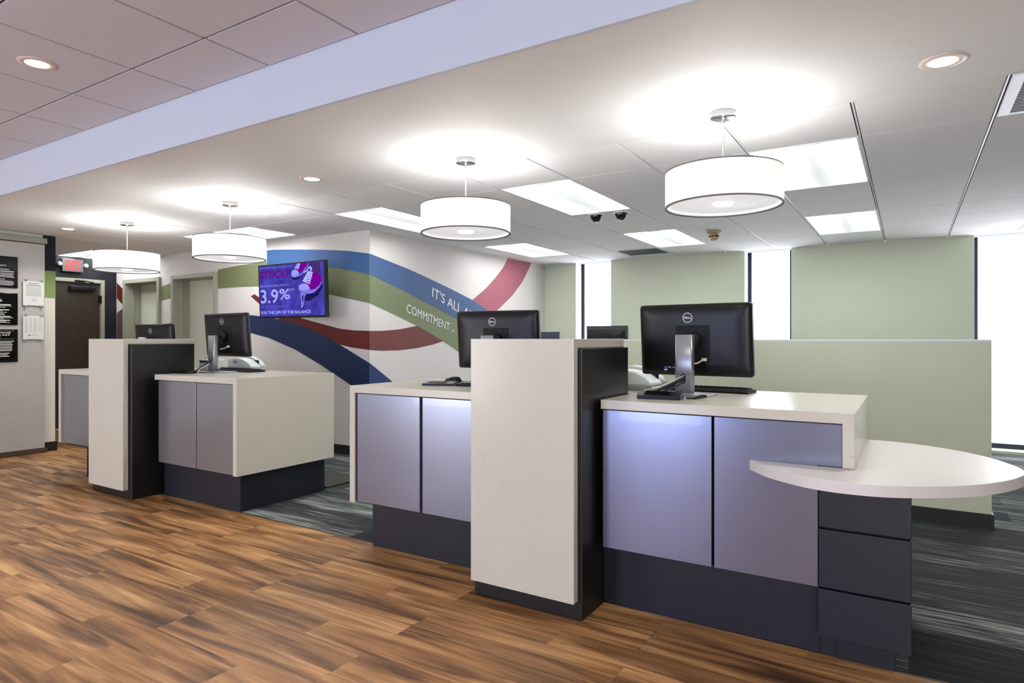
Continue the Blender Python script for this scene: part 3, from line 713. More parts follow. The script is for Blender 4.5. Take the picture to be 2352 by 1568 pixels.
# ------------------------------------------------------------------ troffers
def troffer():
    t = thing('ceiling_troffer', 'x', 'ceiling light', (0, 0, 0), 0, 'rectangular fluorescent ceiling fixtures')
    W, H = .595, 1.205
    m_ = MB()
    for a, b_ in (((-W / 2, -H / 2), (-W / 2 + .012, H / 2)), ((W / 2 - .012, -H / 2), (W / 2, H / 2)), ((-W / 2 + .012, -H / 2), (W / 2 - .012, -H / 2 + .012)), ((-W / 2 + .012, H / 2 - .012), (W / 2 - .012, H / 2))):
        m_.box((a[0], a[1], -.002), (b_[0], b_[1], .012), 'tbar')
    m_.build('frame', t)
    # arched reflector either side of the basket
    m_ = MB(); sec = []
    n = 10
    for k in range(n + 1):
        a = k / n; x = -W / 2 + .012 + (W - .024) * a
        sec.append((x, .006 + .055 * math.sin(PI * a)))
    A = [m_.bm.verts.new((x, -H / 2 + .012, z)) for x, z in sec]; B = [m_.bm.verts.new((x, H / 2 - .012, z)) for x, z in sec]
    fs = [m_.bm.faces.new([A[k], A[k + 1], B[k + 1], B[k]]) for k in range(n)]
    fs += [m_.bm.faces.new(A[::-1]), m_.bm.faces.new(B)]
    m_._faces(fs, 'troffer_lit'); m_.build('reflector', t)
    m_ = MB(); sec = []
    for k in range(13):
        a = k / 12; sec.append((-.085 + .17 * a, .028 - .03 * math.sin(PI * a)))
    A = [m_.bm.verts.new((x, -H / 2 + .02, z)) for x, z in sec]; B = [m_.bm.verts.new((x, H / 2 - .02, z)) for x, z in sec]
    fs = [m_.bm.faces.new([A[k], A[k + 1], B[k + 1], B[k]]) for k in range(12)] + [m_.bm.faces.new(A), m_.bm.faces.new(B[::-1])]
    m_._faces(fs, 'basket_lit', True); m_.build('lamp_basket', t)
    return t
tl = ['largest bright ceiling fixture, behind the nearest pendant', 'small ceiling fixture at right, above the second tall window', 'bright ceiling fixture in front of the two dome cameras',
      'ceiling fixture between the dome cameras and the smoke detector, by the dark grille', 'ceiling fixture along the mural wall behind the second pendant', 'ceiling fixture above the mural corner, partly behind the second pendant',
      'ceiling fixture above the television, partly behind the third pendant', 'farthest ceiling fixture, partly behind the farthest pendant']
tl = ['largest bright rectangular ceiling fixture, behind the nearest pendant', 'rectangular ceiling fixture at far right, beyond the largest one', 'bright rectangular ceiling fixture just before the two dome cameras',
      'rectangular ceiling fixture between the dark return grille and the smoke detector', 'left half-hidden rectangular ceiling fixture beside the second pendant, above the mural corner',
      'small rectangular ceiling fixture nearest the pink ribbon of the mural', 'rectangular ceiling fixture above the television, partly behind the third pendant', 'farthest rectangular ceiling fixture, behind the farthest pendant']
order = [0, 1, 2, 3, 4, 5, 6, 7]
T0 = troffer()
for i, (ix, iy, dr) in enumerate(trof):
    o = T0 if i == 0 else copy_tree(T0)
    x0, y0, x1, y1 = cell(ix, iy)
    if dr == 'y': o.location = ((x0 + x1) / 2, y0 + G, ZC); o.rotation_euler = (0, 0, 0)
    else: o.location = (x0, (y0 + y1) / 2, ZC); o.rotation_euler = (0, 0, PI / 2)
    relabel(o, tl[i])

# supply vent (upper right) and return grille
x0, y0, x1, y1 = cell(*VENT)
t = thing('ceiling_vent', 'white framed ceiling air vent with dark louvres at the upper right edge', 'vent', ((x0 + x1) / 2, (y0 + y1) / 2, ZC))
m_ = MB(); q = .06
m_.box((x0 + .01, y0 + .003, ZC - .006), (x0 + q, y1 - .003, ZC + .008), 'vent_white', .002); m_.box((x1 - q, y0 + .003, ZC - .006), (x1 - .01, y1 - .003, ZC + .008), 'vent_white', .002)
m_.box((x0 + q, y0 + .003, ZC - .006), (x1 - q, y0 + .03, ZC + .008), 'vent_white', .002); m_.box((x0 + q, y1 - .03, ZC - .006), (x1 - q, y1 - .003, ZC + .008), 'vent_white', .002)
m_.build('frame', t, world=True)
m_ = MB(); m_.box((x0 + .01, y0 + .003, ZC + .03), (x1 - .01, y1 - .003, ZC + .035), 'vent_dark'); m_.build('backing', t, world=True)
m_ = MB(); yy = y0 + .045
while yy < y1 - .035:
    m_.prism([(yy, ZC - .003), (yy + .004, ZC - .003), (yy + .016, ZC + .02), (yy + .012, ZC + .02)], x0 + q, x1 - q, 'plastic_black_matte', 'x')
    m_.box((x0 + q, yy, ZC - .0045), (x1 - q, yy + .004, ZC - .003), 'vent_white'); yy += .024
m_.build('louvres', t, world=True)
x0, y0, x1, y1 = cell(*GRILLE)
t = thing('return_grille', 'dark square return air grille in the ceiling near the window wall', 'vent', ((x0 + x1) / 2, (y0 + y1) / 2, ZC))
m_ = MB(); 
for a, b_ in (((x0 + .008, y0 + .004), (x0 + .03, y1 - .004)), ((x1 - .03, y0 + .004), (x1 - .008, y1 - .004)), ((x0 + .03, y0 + .004), (x1 - .03, y0 + .02)), ((x0 + .03, y1 - .02), (x1 - .03, y1 - .004))):
    m_.box((a[0], a[1], ZC - .003), (b_[0], b_[1], ZC + .01), 'tbar')
m_.build('frame', t, world=True)
m_ = MB(); m_.box((x0 + .03, y0 + .02, ZC + .004), (x1 - .03, y1 - .02, ZC + .009), 'grille_grey'); m_.build('mesh_panel', t, world=True)

# dome cameras
def dome():
    t = thing('dome_camera', 'x', 'security camera', (0, 0, 0), 0, 'black dome security cameras')
    m_ = MB(); m_.lathe([(0.0, -.012), (.066, -.012), (.078, -.006), (.08, 0), (0, 0)], 'vent_white', n=40); m_.build('ring', t)
    m_ = MB(); m_.lathe([(.058 * math.cos(a), -.012 - .062 * math.sin(a)) for a in [k * PI / 20 for k in range(0, 11)]], 'dark_glass', n=40); m_.build('dome', t)
    return t
d0 = dome(); d0.location = (-2.447, 5.40, ZC); relabel(d0, 'left one of the two black ceiling dome cameras')
d1 = copy_tree(d0); d1.location = (-2.215, 5.43, ZC); relabel(d1, 'right one of the two black ceiling dome cameras')
t = thing('smoke_detector', 'beige smoke detector on the ceiling right of the two dome cameras', 'smoke detector', (-1.76, 6.89, ZC))
m_ = MB(); m_.lathe([(0, 0), (.075, 0), (.075, -.018), (.06, -.032), (.042, -.034)], 'beige_plastic', n=36); m_.build('base', t)
m_ = MB(); m_.lathe([(.042, -.034), (.045, -.045), (.045, -.085), (.036, -.1), (0, -.1)], 'beige_plastic', n=36); m_.build('sensor', t)
m_ = MB()
for k in range(8):
    a = 2 * PI * k / 8
    m_.xf(Matrix.Identity(4)); c_, s_ = math.cos(a), math.sin(a)
    m_.tube([(.046 * math.cos(a - .25), .046 * math.sin(a - .25), -.06), (.0475 * c_, .0475 * s_, -.06), (.046 * math.cos(a + .25), .046 * math.sin(a + .25), -.06)], .008, 'plastic_black_matte', 6)
m_.build('vent_slots', t)

# ------------------------------------------------------------------ exit sign
t = thing('exit_sign', 'illuminated red letter exit sign with two lamp heads above the brown door', 'sign', (XE, 4.296, 2.18))
m_ = MB(); m_.box((XE, 4.165, 2.185), (XE + .06, 4.43, 2.365), 'sign_face', .004); m_.build('housing', t, world=True)
m_ = MB(); text_bm(m_, 'EXIT', 'exit_red', lambda u, v: (XE + .0615, 4.205 + u, 2.205 + v), .185, .14, bold=.03); m_.build('letters', t, world=True)
for y in (4.135, 4.465):
    m_ = MB(); m_.lathe([(0, .03), (.022, .03), (.03, .01), (.028, -.02), (0, -.03)], 'white_plastic', n=20)
    m_.xf(Matrix.Translation((XE + .05, y, 2.285)) @ Matrix.Rotation(PI / 2, 4, 'Y')); m_.build('lamp_head', t, world=True)
m_ = MB(); m_.box((XE, 4.12, 2.27), (XE + .02, 4.48, 2.30), 'plastic_black'); m_.build('lamp_bracket', t, world=True)

# ------------------------------------------------------------------ plaques on the left wall
PX_ = XW + .07
def bars(mb, y0, y1, ztop, n, dz, h, m, x, ragged=0.25, align='c', rng=None):
    rng = rng or random
    for k in range(n):
        f_ = 1 - ragged * rng.random(); wd = (y1 - y0) * f_
        a = y0 if align == 'l' else (y0 + (y1 - y0 - wd) / 2)
        z = ztop - k * dz
        mb.box((x, a, z - h), (x + .0006, a + wd, z), m)
def plaque(label, z0, z1):
    t = thing('wall_plaque', label, 'plaque', (PX_, 2.80, z0), 0, 'black wall plaques with white lettering')
    m_ = MB(); m_.box((PX_ + .004, 2.565, z0), (PX_ + .016, 2.975, z1), 'plaque_black', .002); m_.build('plate', t, world=True)
    return t
X1 = PX_ + .0164
tx = lambda y, z: (lambda u, v: (X1 + .0004, y + u, z + v))
t = plaque('topmost black plaque with an eagle emblem, cut by the left edge', 1.79, 2.12)
m_ = MB()
text_bm(m_, 'USA', 'plaque_white', tx(2.72, 2.045), .09, .022, bold=.02); text_bm(m_, 'PATRIOT ACT', 'plaque_white', tx(2.66, 2.012), .215, .018, bold=.02)
for k in range(4): m_.tube([(X1, 2.745 + .012 * k, 2.085 + .002 * k), (X1, 2.760 + .012 * k, 2.10), (X1, 2.77 + .006 * k, 2.075)], .0022, 'plaque_white', 5)
rg = random.Random(3)
bars(m_, 2.62, 2.90, 1.985, 1, .01, .008, 'plaque_white', X1, .1, rng=rg); bars(m_, 2.60, 2.945, 1.965, 1, .01, .009, 'plaque_white', X1, .05, rng=rg)
bars(m_, 2.60, 2.945, 1.945, 4, .0135, .0055, 'plaque_white', X1, .1, rng=rg); bars(m_, 2.64, 2.86, 1.88, 1, .0135, .006, 'plaque_white', X1, .1, rng=rg); bars(m_, 2.60, 2.945, 1.862, 4, .0135, .0055, 'plaque_white', X1, .1, rng=rg)
m_.build('lettering', t, world=True)
t = plaque('middle black plaque with a house emblem, cut by the left edge', 1.397, 1.735)
m_ = MB()
m_.prism([(2.735, 1.70), (2.77, 1.722), (2.805, 1.70), (2.805, 1.693), (2.797, 1.693), (2.797, 1.675), (2.743, 1.675), (2.743, 1.693), (2.735, 1.693)], X1, X1 + .0006, 'plaque_white', 'x')
m_.prism([(2.756, 1.682), (2.784, 1.682), (2.784, 1.70), (2.77, 1.708), (2.756, 1.70)], X1 + .0006, X1 + .0009, 'plaque_black', 'x')
m_.box((X1 + .0009, 2.762, 1.686), (X1 + .0012, 2.778, 1.690), 'plaque_white'); m_.box((X1 + .0009, 2.762, 1.694), (X1 + .0012, 2.778, 1.698), 'plaque_white')
text_bm(m_, 'EQUAL HOUSING', 'plaque_white', tx(2.705, 1.66), .13, .008, bold=.01); text_bm(m_, 'LENDER', 'plaque_white', tx(2.70, 1.64), .14, .016, bold=.03)
for z in (1.615, 1.56, 1.49, 1.45): bars(m_, 2.60, 2.93, z, 1, .01, .009, 'plaque_white', X1, .12, 'l', rng=rg)
for z in (1.60, 1.585, 1.545, 1.532, 1.519, 1.506, 1.475, 1.463, 1.436, 1.424): bars(m_, 2.60, 2.94, z, 1, .01, .0045, 'plaque_white', X1, .35, 'l', rng=rg)
m_.build('lettering', t, world=True)
t = plaque('lowest black plaque with a mortgage notice, cut by the left edge', 1.005, 1.35)
m_ = MB()
for z in (1.332, 1.248): m_.box((X1, 2.60, z), (X1 + .0006, 2.94, z + .0015), 'plaque_white')
text_bm(m_, 'HOME MORTGAGE', 'plaque_white', tx(2.62, 1.307), .29, .015, bold=.03); text_bm(m_, 'DISCLOSURE ACT', 'plaque_white', tx(2.62, 1.283), .285, .015, bold=.03); text_bm(m_, 'NOTICE', 'plaque_white', tx(2.70, 1.259), .12, .015, bold=.03)
bars(m_, 2.60, 2.94, 1.228, 7, .0165, .007, 'plaque_white', X1, .12, rng=rg); bars(m_, 2.61, 2.92, 1.103, 3, .0165, .007, 'plaque_white', X1, .3, rng=rg)
m_.build('lettering', t, world=True)
def notice(label, z0, z1, kind):
    t = thing('framed_notice', label, 'notice', (PX_, 3.17, z0), 0, 'acrylic framed white notices')
    m_ = MB(); m_.box((PX_ + .014, 3.02, z0), (PX_ + .02, 3.215, z1), 'paper', .001); m_.build('sheet', t, world=True)
    xx = PX_ + .0202; m_ = MB(); r = random.Random(5)
    if kind == 0:
        bars(m_, 3.05, 3.19, z1 - .02, 2, .009, .004, 'ink_dark', xx, .4, rng=r); bars(m_, 3.045, 3.19, z1 - .042, 2, .008, .004, 'ink_dark', xx, .05, rng=r)
        bars(m_, 3.045, 3.19, z1 - .065, 14, .0072, .0035, 'ink', xx, .05, rng=r); bars(m_, 3.09, 3.15, z1 - .185, 5, .008, .003, 'ink', xx, .4, rng=r)
    else:
        for a, b_ in ((3.04, 3.065), (3.085, 3.10), (3.12, 3.145), (3.165, 3.175), (3.185, 3.195)): bars(m_, a, b_, z1 - .03, 18, .0085, .004, 'ink', xx, .5, 'l', rng=r)
        m_.box((xx, 3.065, z0 + .04), (xx + .0006, 3.09, z0 + .05), 'ink_dark'); bars(m_, 3.095, 3.165, z0 + .05, 2, .007, .003, 'ink', xx, .2, rng=r)
    m_.build('print', t, world=True)
    for y in (3.045, 3.192):
        for z in (z0 - .006, z1 + .008):
            m_ = MB(); m_.lathe([(0, .034), (.011, .032), (.013, .026), (.012, 0), (0, 0)], 'chrome', n=20); m_.xf(Matrix.Translation((PX_, y, z)) @ Matrix.Rotation(PI / 2, 4, 'Y')); m_.build('standoff', t, world=True)
    return t
notice('upper white notice on four chrome standoffs, close printed paragraph', 1.612, 1.875, 0)
notice('lower white notice on four chrome standoffs, columns of figures', 1.245, 1.50, 1)

# ------------------------------------------------------------------ television
TVW, TVH = 1.05, .60
tvc = Vector((-5.688, 4.592, 1.777)); tvy = math.radians(1.6); tvt = math.radians(2.3)
t = thing('wall_television', 'black wall television showing a purple advert with sneakers', 'television', tuple(tvc), 0)
MT = Matrix.Rotation(tvy, 4, 'Z') @ Matrix.Rotation(tvt, 4, 'X')
def tvb(mb, name, parent=t): mb.xf(MT); return mb.build(name, parent)
m_ = MB(); m_.box((-TVW / 2, 0, -TVH / 2), (TVW / 2, .045, TVH / 2), 'plastic_black', .004); tvb(m_, 'housing')
bw = .018
m_ = MB(); m_.box((-TVW / 2 + bw, -.0012, -TVH / 2 + .022), (TVW / 2 - bw, -.0002, TVH / 2 - .016), 's_bg'); scr = tvb(m_, 'screen')
SX0, SX1, SZ1, SZ0 = -TVW / 2 + bw, TVW / 2 - bw, TVH / 2 - .016, -TVH / 2 + .022
S = lambda u, v, k=0: (SX0 + (SX1 - SX0) * u, -.0016 - .0004 * k, SZ1 - (SZ1 - SZ0) * v)
def spoly(mb, pts, m, k):
    pts = [(min(max(u, 0), 1), min(max(v, 0), 1)) for u, v in pts]
    q = [S(u, v, k) for u, v in pts]; f_ = mb.bm.faces.new([mb.bm.verts.new(p) for p in q]); mb._faces([f_], m)
sh = {
 'toe2': [(0.625, 0.434), (0.651, 0.405), (0.697, 0.386), (0.741, 0.398), (0.778, 0.44), (0.795, 0.511), (0.757, 0.516), (0.693, 0.519), (0.63, 0.49)],
 'shoe2': [(0.687, 0.377), (0.717, 0.318), (0.751, 0.243), (0.784, 0.177), (0.828, 0.143), (0.877, 0.18), (0.925, 0.238), (0.961, 0.258), (0.968, 0.357), (0.926, 0.445), (0.87, 0.502), (0.801, 0.516), (0.784, 0.441), (0.747, 0.398)],
 'sole2': [(0.624, 0.482), (0.693, 0.519), (0.801, 0.52), (0.87, 0.506), (0.933, 0.446), (0.968, 0.365), (0.97, 0.388), (0.932, 0.477), (0.85, 0.57), (0.787, 0.589), (0.692, 0.566), (0.629, 0.521)],
 'leg2': [(0.788, 0.008), (0.954, 0.006), (0.956, 0.234), (0.925, 0.242), (0.859, 0.17), (0.83, 0.09), (0.787, 0.061)],
 'loop': [(0.711, 0.196), (0.711, 0.169), (0.753, 0.143), (0.78, 0.084), (0.811, 0.072), (0.835, 0.106), (0.828, 0.159), (0.81, 0.141), (0.804, 0.102), (0.785, 0.115), (0.765, 0.159)],
 'shoe1': [(0.601, 0.106), (0.631, 0.176), (0.644, 0.185), (0.69, 0.151), (0.755, 0.065), (0.779, 0), (0.668, 0), (0.66, 0.046), (0.646, 0.091)],
 'toe1': [(0.521, 0.172), (0.535, 0.126), (0.575, 0.115), (0.613, 0.127), (0.635, 0.176), (0.63, 0.223), (0.585, 0.242), (0.539, 0.241), (0.519, 0.211)],
 'sole1': [(0.517, 0.219), (0.539, 0.241), (0.584, 0.245), (0.63, 0.223), (0.689, 0.182), (0.703, 0.145), (0.775, 0.014), (0.781, 0.03), (0.701, 0.199), (0.636, 0.247), (0.577, 0.268), (0.532, 0.256)],
 'gum': [(0.648, 0.55), (0.736, 0.593), (0.706, 0.645), (0.697, 0.755), (0.679, 0.84), (0.64, 0.854), (0.654, 0.815), (0.651, 0.673)],
 'gumhole': [(0.672, 0.603), (0.694, 0.621), (0.685, 0.746), (0.672, 0.722)],
 'sh2': [(0.723, 0.599), (0.849, 0.586), (0.944, 0.478), (0.97, 0.403), (0.981, 0.466), (0.917, 0.614), (0.783, 0.729), (0.708, 0.716)],
 'sh1': [(0.519, 0.251), (0.577, 0.268), (0.643, 0.244), (0.675, 0.227), (0.648, 0.279), (0.57, 0.315), (0.531, 0.291)]}
m_ = MB()
spoly(m_, sh['sh2'], 's_shadow', 1); spoly(m_, sh['sh1'], 's_shadow', 1)
spoly(m_, sh['leg2'], 's_leg', 2); spoly(m_, sh['gum'], 's_sole', 3); spoly(m_, sh['gumhole'], 's_shadow', 4)
spoly(m_, sh['sole2'], 's_sole', 3); spoly(m_, sh['shoe2'], 's_shoe', 4); spoly(m_, sh['toe2'], 's_toe', 5)
spoly(m_, sh['sole1'], 's_sole', 3); spoly(m_, sh['shoe1'], 's_shoe', 4); spoly(m_, sh['toe1'], 's_toe', 5)
spoly(m_, sh['loop'], 's_lace', 6)
def lace(u0, v0, u1, v1, wd=.008):
    dx, dy = u1 - u0, v1 - v0; l = math.hypot(dx, dy); nx, ny_ = -dy / l * wd, dx / l * wd * 1.6
    spoly(m_, [(u0 + nx, v0 + ny_), (u1 + nx, v1 + ny_), (u1 - nx, v1 - ny_), (u0 - nx, v0 - ny_)], 's_lace', 7)
for k in range(6):
    a = k / 5; u, v = .690 + .075 * a, .335 - .155 * a; u2, v2 = .800 + .045 * a, .40 - .20 * a
    lace(u, v, u2, v2)
    if k < 5: lace(u + .01, v - .01, .805 + .045 * a, .35 - .20 * a, .006)
lace(.79, .16, .80, .36, .007); lace(.815, .15, .825, .29, .006)
for k in range(4):
    a = k / 3; lace(.572 + .04 * a, .082 - .07 * a, .640 + .02 * a, .10 - .08 * a, .006)
pic = tvb(m_, 'advert_picture', scr)
def stext(s_, u0, v1, u1, v0, m, bold=0.0):
    m_ = MB()
    wdt = (SX1 - SX0) * (u1 - u0); hgt = (SZ1 - SZ0) * (v1 - v0); p = S(u0, v1, 8)
    text_bm(m_, s_, m, lambda u, v: (p[0] + u, p[1], p[2] + v), wdt, hgt, bold=bold); tvb(m_, 'advert_lettering', scr)
stext('HIGH CREDIT CARD RATES GOT YOU', .016, .058, .54, .026, 's_text_dim')
stext('STUCK?', .017, .254, .483, .102, 's_stuck', .045)
stext('MOVE FORWARD WITH A', .015, .421, .474, .377, 's_text_dim', .02)
stext('3.9', .017, .740, .302, .467, 's_text', .012); stext('%', .322, .677, .488, .470, 's_text', .012)
stext('APR*', .463, .523, .570, .468, 's_text_dim', .02)
stext('VISA BALANCE TRANSFER RATE', .016, .827, .470, .786, 's_logo')
stext('FOR THE LIFE OF THE BALANCE', .012, .953, .796, .895, 's_text', .02)
m_ = MB()
spoly(m_, [(.961, .979), (.961, .945), (.957, .94), (.979, .918), (.999, .94), (.995, .945), (.995, .979)], 's_logo', 8)
spoly(m_, [(.967, .972), (.967, .945), (.979, .933), (.989, .945), (.989, .972)], 's_shadow', 9)
spoly(m_, [(.973, .957), (.973, .95), (.984, .95), (.984, .957)], 's_logo', 10); spoly(m_, [(.973, .967), (.973, .961), (.984, .961), (.984, .967)], 's_logo', 10)
tvb(m_, 'advert_emblem', scr)
m_ = MB(); m_.box((-.10, .28, -.10), (.10, .307, .12), 'plastic_black', .003); m_.box((-.15, .045, -.12), (.15, .06, .12), 'plastic_black', .003)
m_.box((-.03, .06, -.03), (.03, .285, .03), 'plastic_black', .004); m_.build('wall_bracket', t)

# ------------------------------------------------------------------ computers
MW, MH = .58, .365
def monitor():
    """local frame: origin at stand foot on the worktop; +Y is the teller side (screen), back faces -Y"""
    t = thing('computer', 'x', 'computer', (0, 0, 0), 0, 'black all-in-one computers seen from behind')
    Z0 = .2735   # centre height of the display above the worktop
    yc = .115
    def T(mb): mb.xf(Matrix.Translation((0, yc, Z0)) @ Matrix.Rotation(math.radians(4.5), 4, 'X')); return mb
    def rr(w, h, r, y, n=6):
        pts = []
        for cx, cz, a0 in ((w / 2 - r, h / 2 - r, 0), (-w / 2 + r, h / 2 - r, 90), (-w / 2 + r, -h / 2 + r, 180), (w / 2 - r, -h / 2 + r, 270)):
            for k in range(n + 1):
                a = math.radians(a0 + 90 * k / n); pts.append((cx + r * math.cos(a), y, cz + r * math.sin(a)))
        return pts
    m_ = MB(); m_.loft([rr(MW, MH, .014, .032), rr(MW, MH, .014, .008), rr(MW - .006, MH - .006, .016, .002), rr(MW - .05, MH - .05, .03, -.008), rr(MW - .16, MH - .12, .04, -.013)], 'plastic_black', True)
    T(m_).build('housing', t)
    m_ = MB(); m_.box((-MW / 2 + .012, .032, -MH / 2 + .012), (MW / 2 - .012, .034, MH / 2 - .012), 'screen_glass'); T(m_).build('screen', t)
    m_ = MB(); m_.box((-.235, -.0078, MH / 2 - .0225), (.215, .0, MH / 2 - .0185), 'black_gap'); T(m_).build('vent_slot', t)
    m_ = MB(); m_.box((-.085, -.016, -.105), (.088, -.012, .075), 'plastic_black_matte', .003); T(m_).build('rear_cover', t)
    # round ring and lettering
    m_ = MB(); n = 48; R1, R2 = .0255, .0222; cx, cz = -.022, MH / 2 - .068; y = -.0145
    for k in range(n):
        a, b_ = 2 * PI * k / n, 2 * PI * (k + 1) / n
        m_.quad([(cx + R1 * math.cos(a), y, cz + R1 * math.sin(a)), (cx + R1 * math.cos(b_), y, cz + R1 * math.sin(b_)), (cx + R2 * math.cos(b_), y, cz + R2 * math.sin(b_)), (cx + R2 * math.cos(a), y, cz + R2 * math.sin(a))], 'logo_white')
    text_bm(m_, 'D', 'logo_white', lambda u, v: (cx - .0185 + u, y, cz - .0055 + v), .0095, .011, bold=.025)
    text_bm(m_, 'LL', 'logo_white', lambda u, v: (cx + .0045 + u, y, cz - .0055 + v), .0145, .011, bold=.025)
    # the tilted E
    ca, sa = math.cos(.55), math.sin(.55)
    text_bm(m_, 'E', 'logo_white', lambda u, v: (cx - .0035 + ((u - .004) * ca - (v - .0055) * sa), y, cz + ((u - .004) * sa + (v - .0055) * ca)), .0085, .0115, bold=.025)
    T(m_).build('logo', t)
    m_ = MB(); m_.box((-.155, -.0145, -.150), (-.138, -.0122, -.135), 'sticker'); m_.box((-.155, -.0145, -.156), (-.138, -.0122, -.150), 'logo_white'); m_.box((-.133, -.0145, -.141), (-.119, -.0122, -.137), 'logo_white'); m_.box((-.112, -.0145, -.143), (-.096, -.0122, -.137), 'grey_plastic'); T(m_).build('sticker', t)
    # hinge
    m_ = MB(); m_.lathe([(0, 0), (.045, 0), (.045, .03), (.028, .045), (0, .045)], 'plastic_black_matte', n=28)
    m_.xf(Matrix.Translation((.0, yc - .01, Z0 - .005)) @ Matrix.Rotation(PI / 2, 4, 'X')); m_.build('hinge', t)
    # column: rounded rectangle, open slot for cables
    def rc(w, d, r, z, y0, n=5):
        pts = []
        for cx_, cy, a0 in ((w / 2 - r, d / 2 - r, 0), (-w / 2 + r, d / 2 - r, 90), (-w / 2 + r, -d / 2 + r, 180), (w / 2 - r, -d / 2 + r, 270)):
            for k in range(n + 1):
                a = math.radians(a0 + 90 * k / n); pts.append((cx_ + r * math.cos(a), y0 + cy + r * math.sin(a), z))
        return pts
    m_ = MB(); m_.loft([rc(.088, .042, .010, .012, 0), rc(.088, .042, .010, .300, 0)], 'aluminium', True)
    for f_ in m_.bm.faces:
        if len(f_.verts) > 4: f_.smooth = False
    m_.build('column', t)
    m_ = MB(); m_.prism([(.012 * math.cos(a), .085 + (.012 if math.sin(a) > 0 else -.012) + .012 * math.sin(a)) for a in [2 * PI * k / 20 for k in range(20)]], -.0225, -.0208, 'black_gap', 'y'); m_.build('cable_hole', t)
    m_ = MB(); m_.box((-.115, -.055, 0.0), (.115, .15, .007), 'aluminium', .002); m_.build('foot', t)
    m_ = MB(); m_.box((.05, yc - .026, Z0 - .105), (.075, yc - .012, Z0 - .09), 'cable_white', .002); m_.tube([(.055, yc - .02, Z0 - .10), (.035, yc - .04, Z0 - .115), (.01, yc - .06, Z0 - .12)], .004, 'cable_white'); m_.build('plug', t)
    return t
ZT = .9705
mon0 = monitor()
# (display centre x, y), yaw, z offset
mons = [((-.925, 3.222), -4.9, 0, 'large black computer seen from behind on the near counter, cables at its foot'), ((-2.193, 3.34), 4.8, 0, 'black computer behind the near pillar, its foot hidden'),
        ((-4.887, 3.278), 0.1, .04, 'black computer on the left counter below the television'), ((-6.30, 3.45), 4.0, -.03, 'black computer showing only its top above the far pillar')]
mon_obj = []
for i, ((x, y), yw, dz, lb) in enumerate(mons):
    o = mon0 if i == 0 else copy_tree(mon0)
    a = math.radians(yw); yc = .115
    o.location = (x + yc * math.sin(a), y - yc * math.cos(a), ZT); o.rotation_euler = (0, 0, a); relabel(o, lb)
    mon_obj.append(o)
    if dz:
        for ch in o.children:
            if ch.name.split('.')[0] not in ('column', 'foot', 'cable_hole'): ch.location.z = dz
            elif ch.name.startswith('column'): ch.scale.z = 1.0 + dz * .6

# keyboards
def keyboard():
    t = thing('keyboard', 'x', 'keyboard', (0, 0, 0), 0, 'black keyboards')
    m_ = MB(); m_.prism([(-.075, .0), (.075, .0), (.078, .010), (.06, .026), (-.07, .014)], -.22, .22, 'plastic_black_matte', 'x', bev=.002); m_.build('body', t)
    m_ = MB()
    for r in range(5):
        for k in range(15):
            x = -.205 + .0275 * k; y = -.055 + .024 * r; z = .0165 + .0115 * (y + .07) / .13
            m_.box((x, y, z), (x + .024, y + .02, z + .007), 'plastic_black', .002, 1)
    m_.build('keys', t)
    return t
kb = keyboard()
kb.location = (-.90, 3.445, ZT); kb.rotation_euler = (0, 0, PI + math.radians(-6)); relabel(kb, 'black keyboard on the near counter behind the computer column')
for loc, rz, lb in (((-4.86, 3.41, ZT), PI, 'black keyboard on the left counter below the television'), ((-2.12, 3.455, ZT), PI, 'black keyboard on the middle counter, mostly hidden by the near pillar')):
    c_ = copy_tree(kb); c_.location = loc; c_.rotation_euler = (0, 0, rz); relabel(c_, lb)

# cheque scanners (white curved housings)
def scanner():
    t = thing('check_scanner', 'x', 'scanner', (0, 0, 0), 0, 'white cheque scanners')
    m_ = MB(); m_.prism([(-.155, 0), (.165, 0), (.17, .012), (.155, .028), (-.15, .03)], -.11, .11, 'grey_plastic', 'y', bev=.004); m_.build('base', t)
    sec = [(-.15, .03), (-.15, .075), (-.14, .092), (-.10, .105), (-.02, .110), (.05, .10), (.11, .075), (.15, .045), (.16, .028)]
    m_ = MB(); m_.prism(sec, -.105, .02, 'white_plastic', 'y', smooth=True, bev=.006); m_.build('cover', t)
    m_ = MB(); m_.prism([(-.09, .03), (-.09, .118), (-.04, .128), (.04, .118), (.12, .072), (.155, .03)], .03, .10, 'white_plastic', 'y', smooth=True, bev=.006); m_.build('rear_cover', t)
    m_ = MB(); m_.box((-.075, -.109, .062), (-.02, -.1045, .09), 'grey_plastic', .003); m_.build('latch', t)
    m_ = MB(); m_.box((-.12, .0205, .03), (.13, .0295, .09), 'plastic_black_matte'); m_.build('document_slot', t)
    return t
s0 = scanner(); s0.location = (-5.16, 3.58 - .42 + .40, ZT); s0.location = (-4.99, 3.60 - .03, ZT); s0.location = (-5.02, 3.575, ZT); s0.scale = (1, .8, 1); s0.rotation_euler = (0, 0, .06); relabel(s0, 'white cheque scanner behind the keyboard on the left counter')
s1 = copy_tree(s0); s1.location = (-1.31, 3.42, ZT); s1.scale = (1, 1, 1); s1.rotation_euler = (0, 0, -.15); relabel(s1, 'white cheque scanner on the near counter, partly behind the near pillar')
# small receipt printer at the left
t = thing('receipt_printer', 'small white boxy printer between the far pillar and the left computer', 'printer', (-5.30, 3.42, ZT), .1)
m_ = MB(); m_.box((-.07, -.08, 0), (.07, .08, .10), 'white_plastic', .01, 3); m_.build('body', t)
m_ = MB(); m_.box((-.055, -.082, .07), (.055, -.079, .085), 'plastic_black_matte'); m_.build('paper_slot', t)

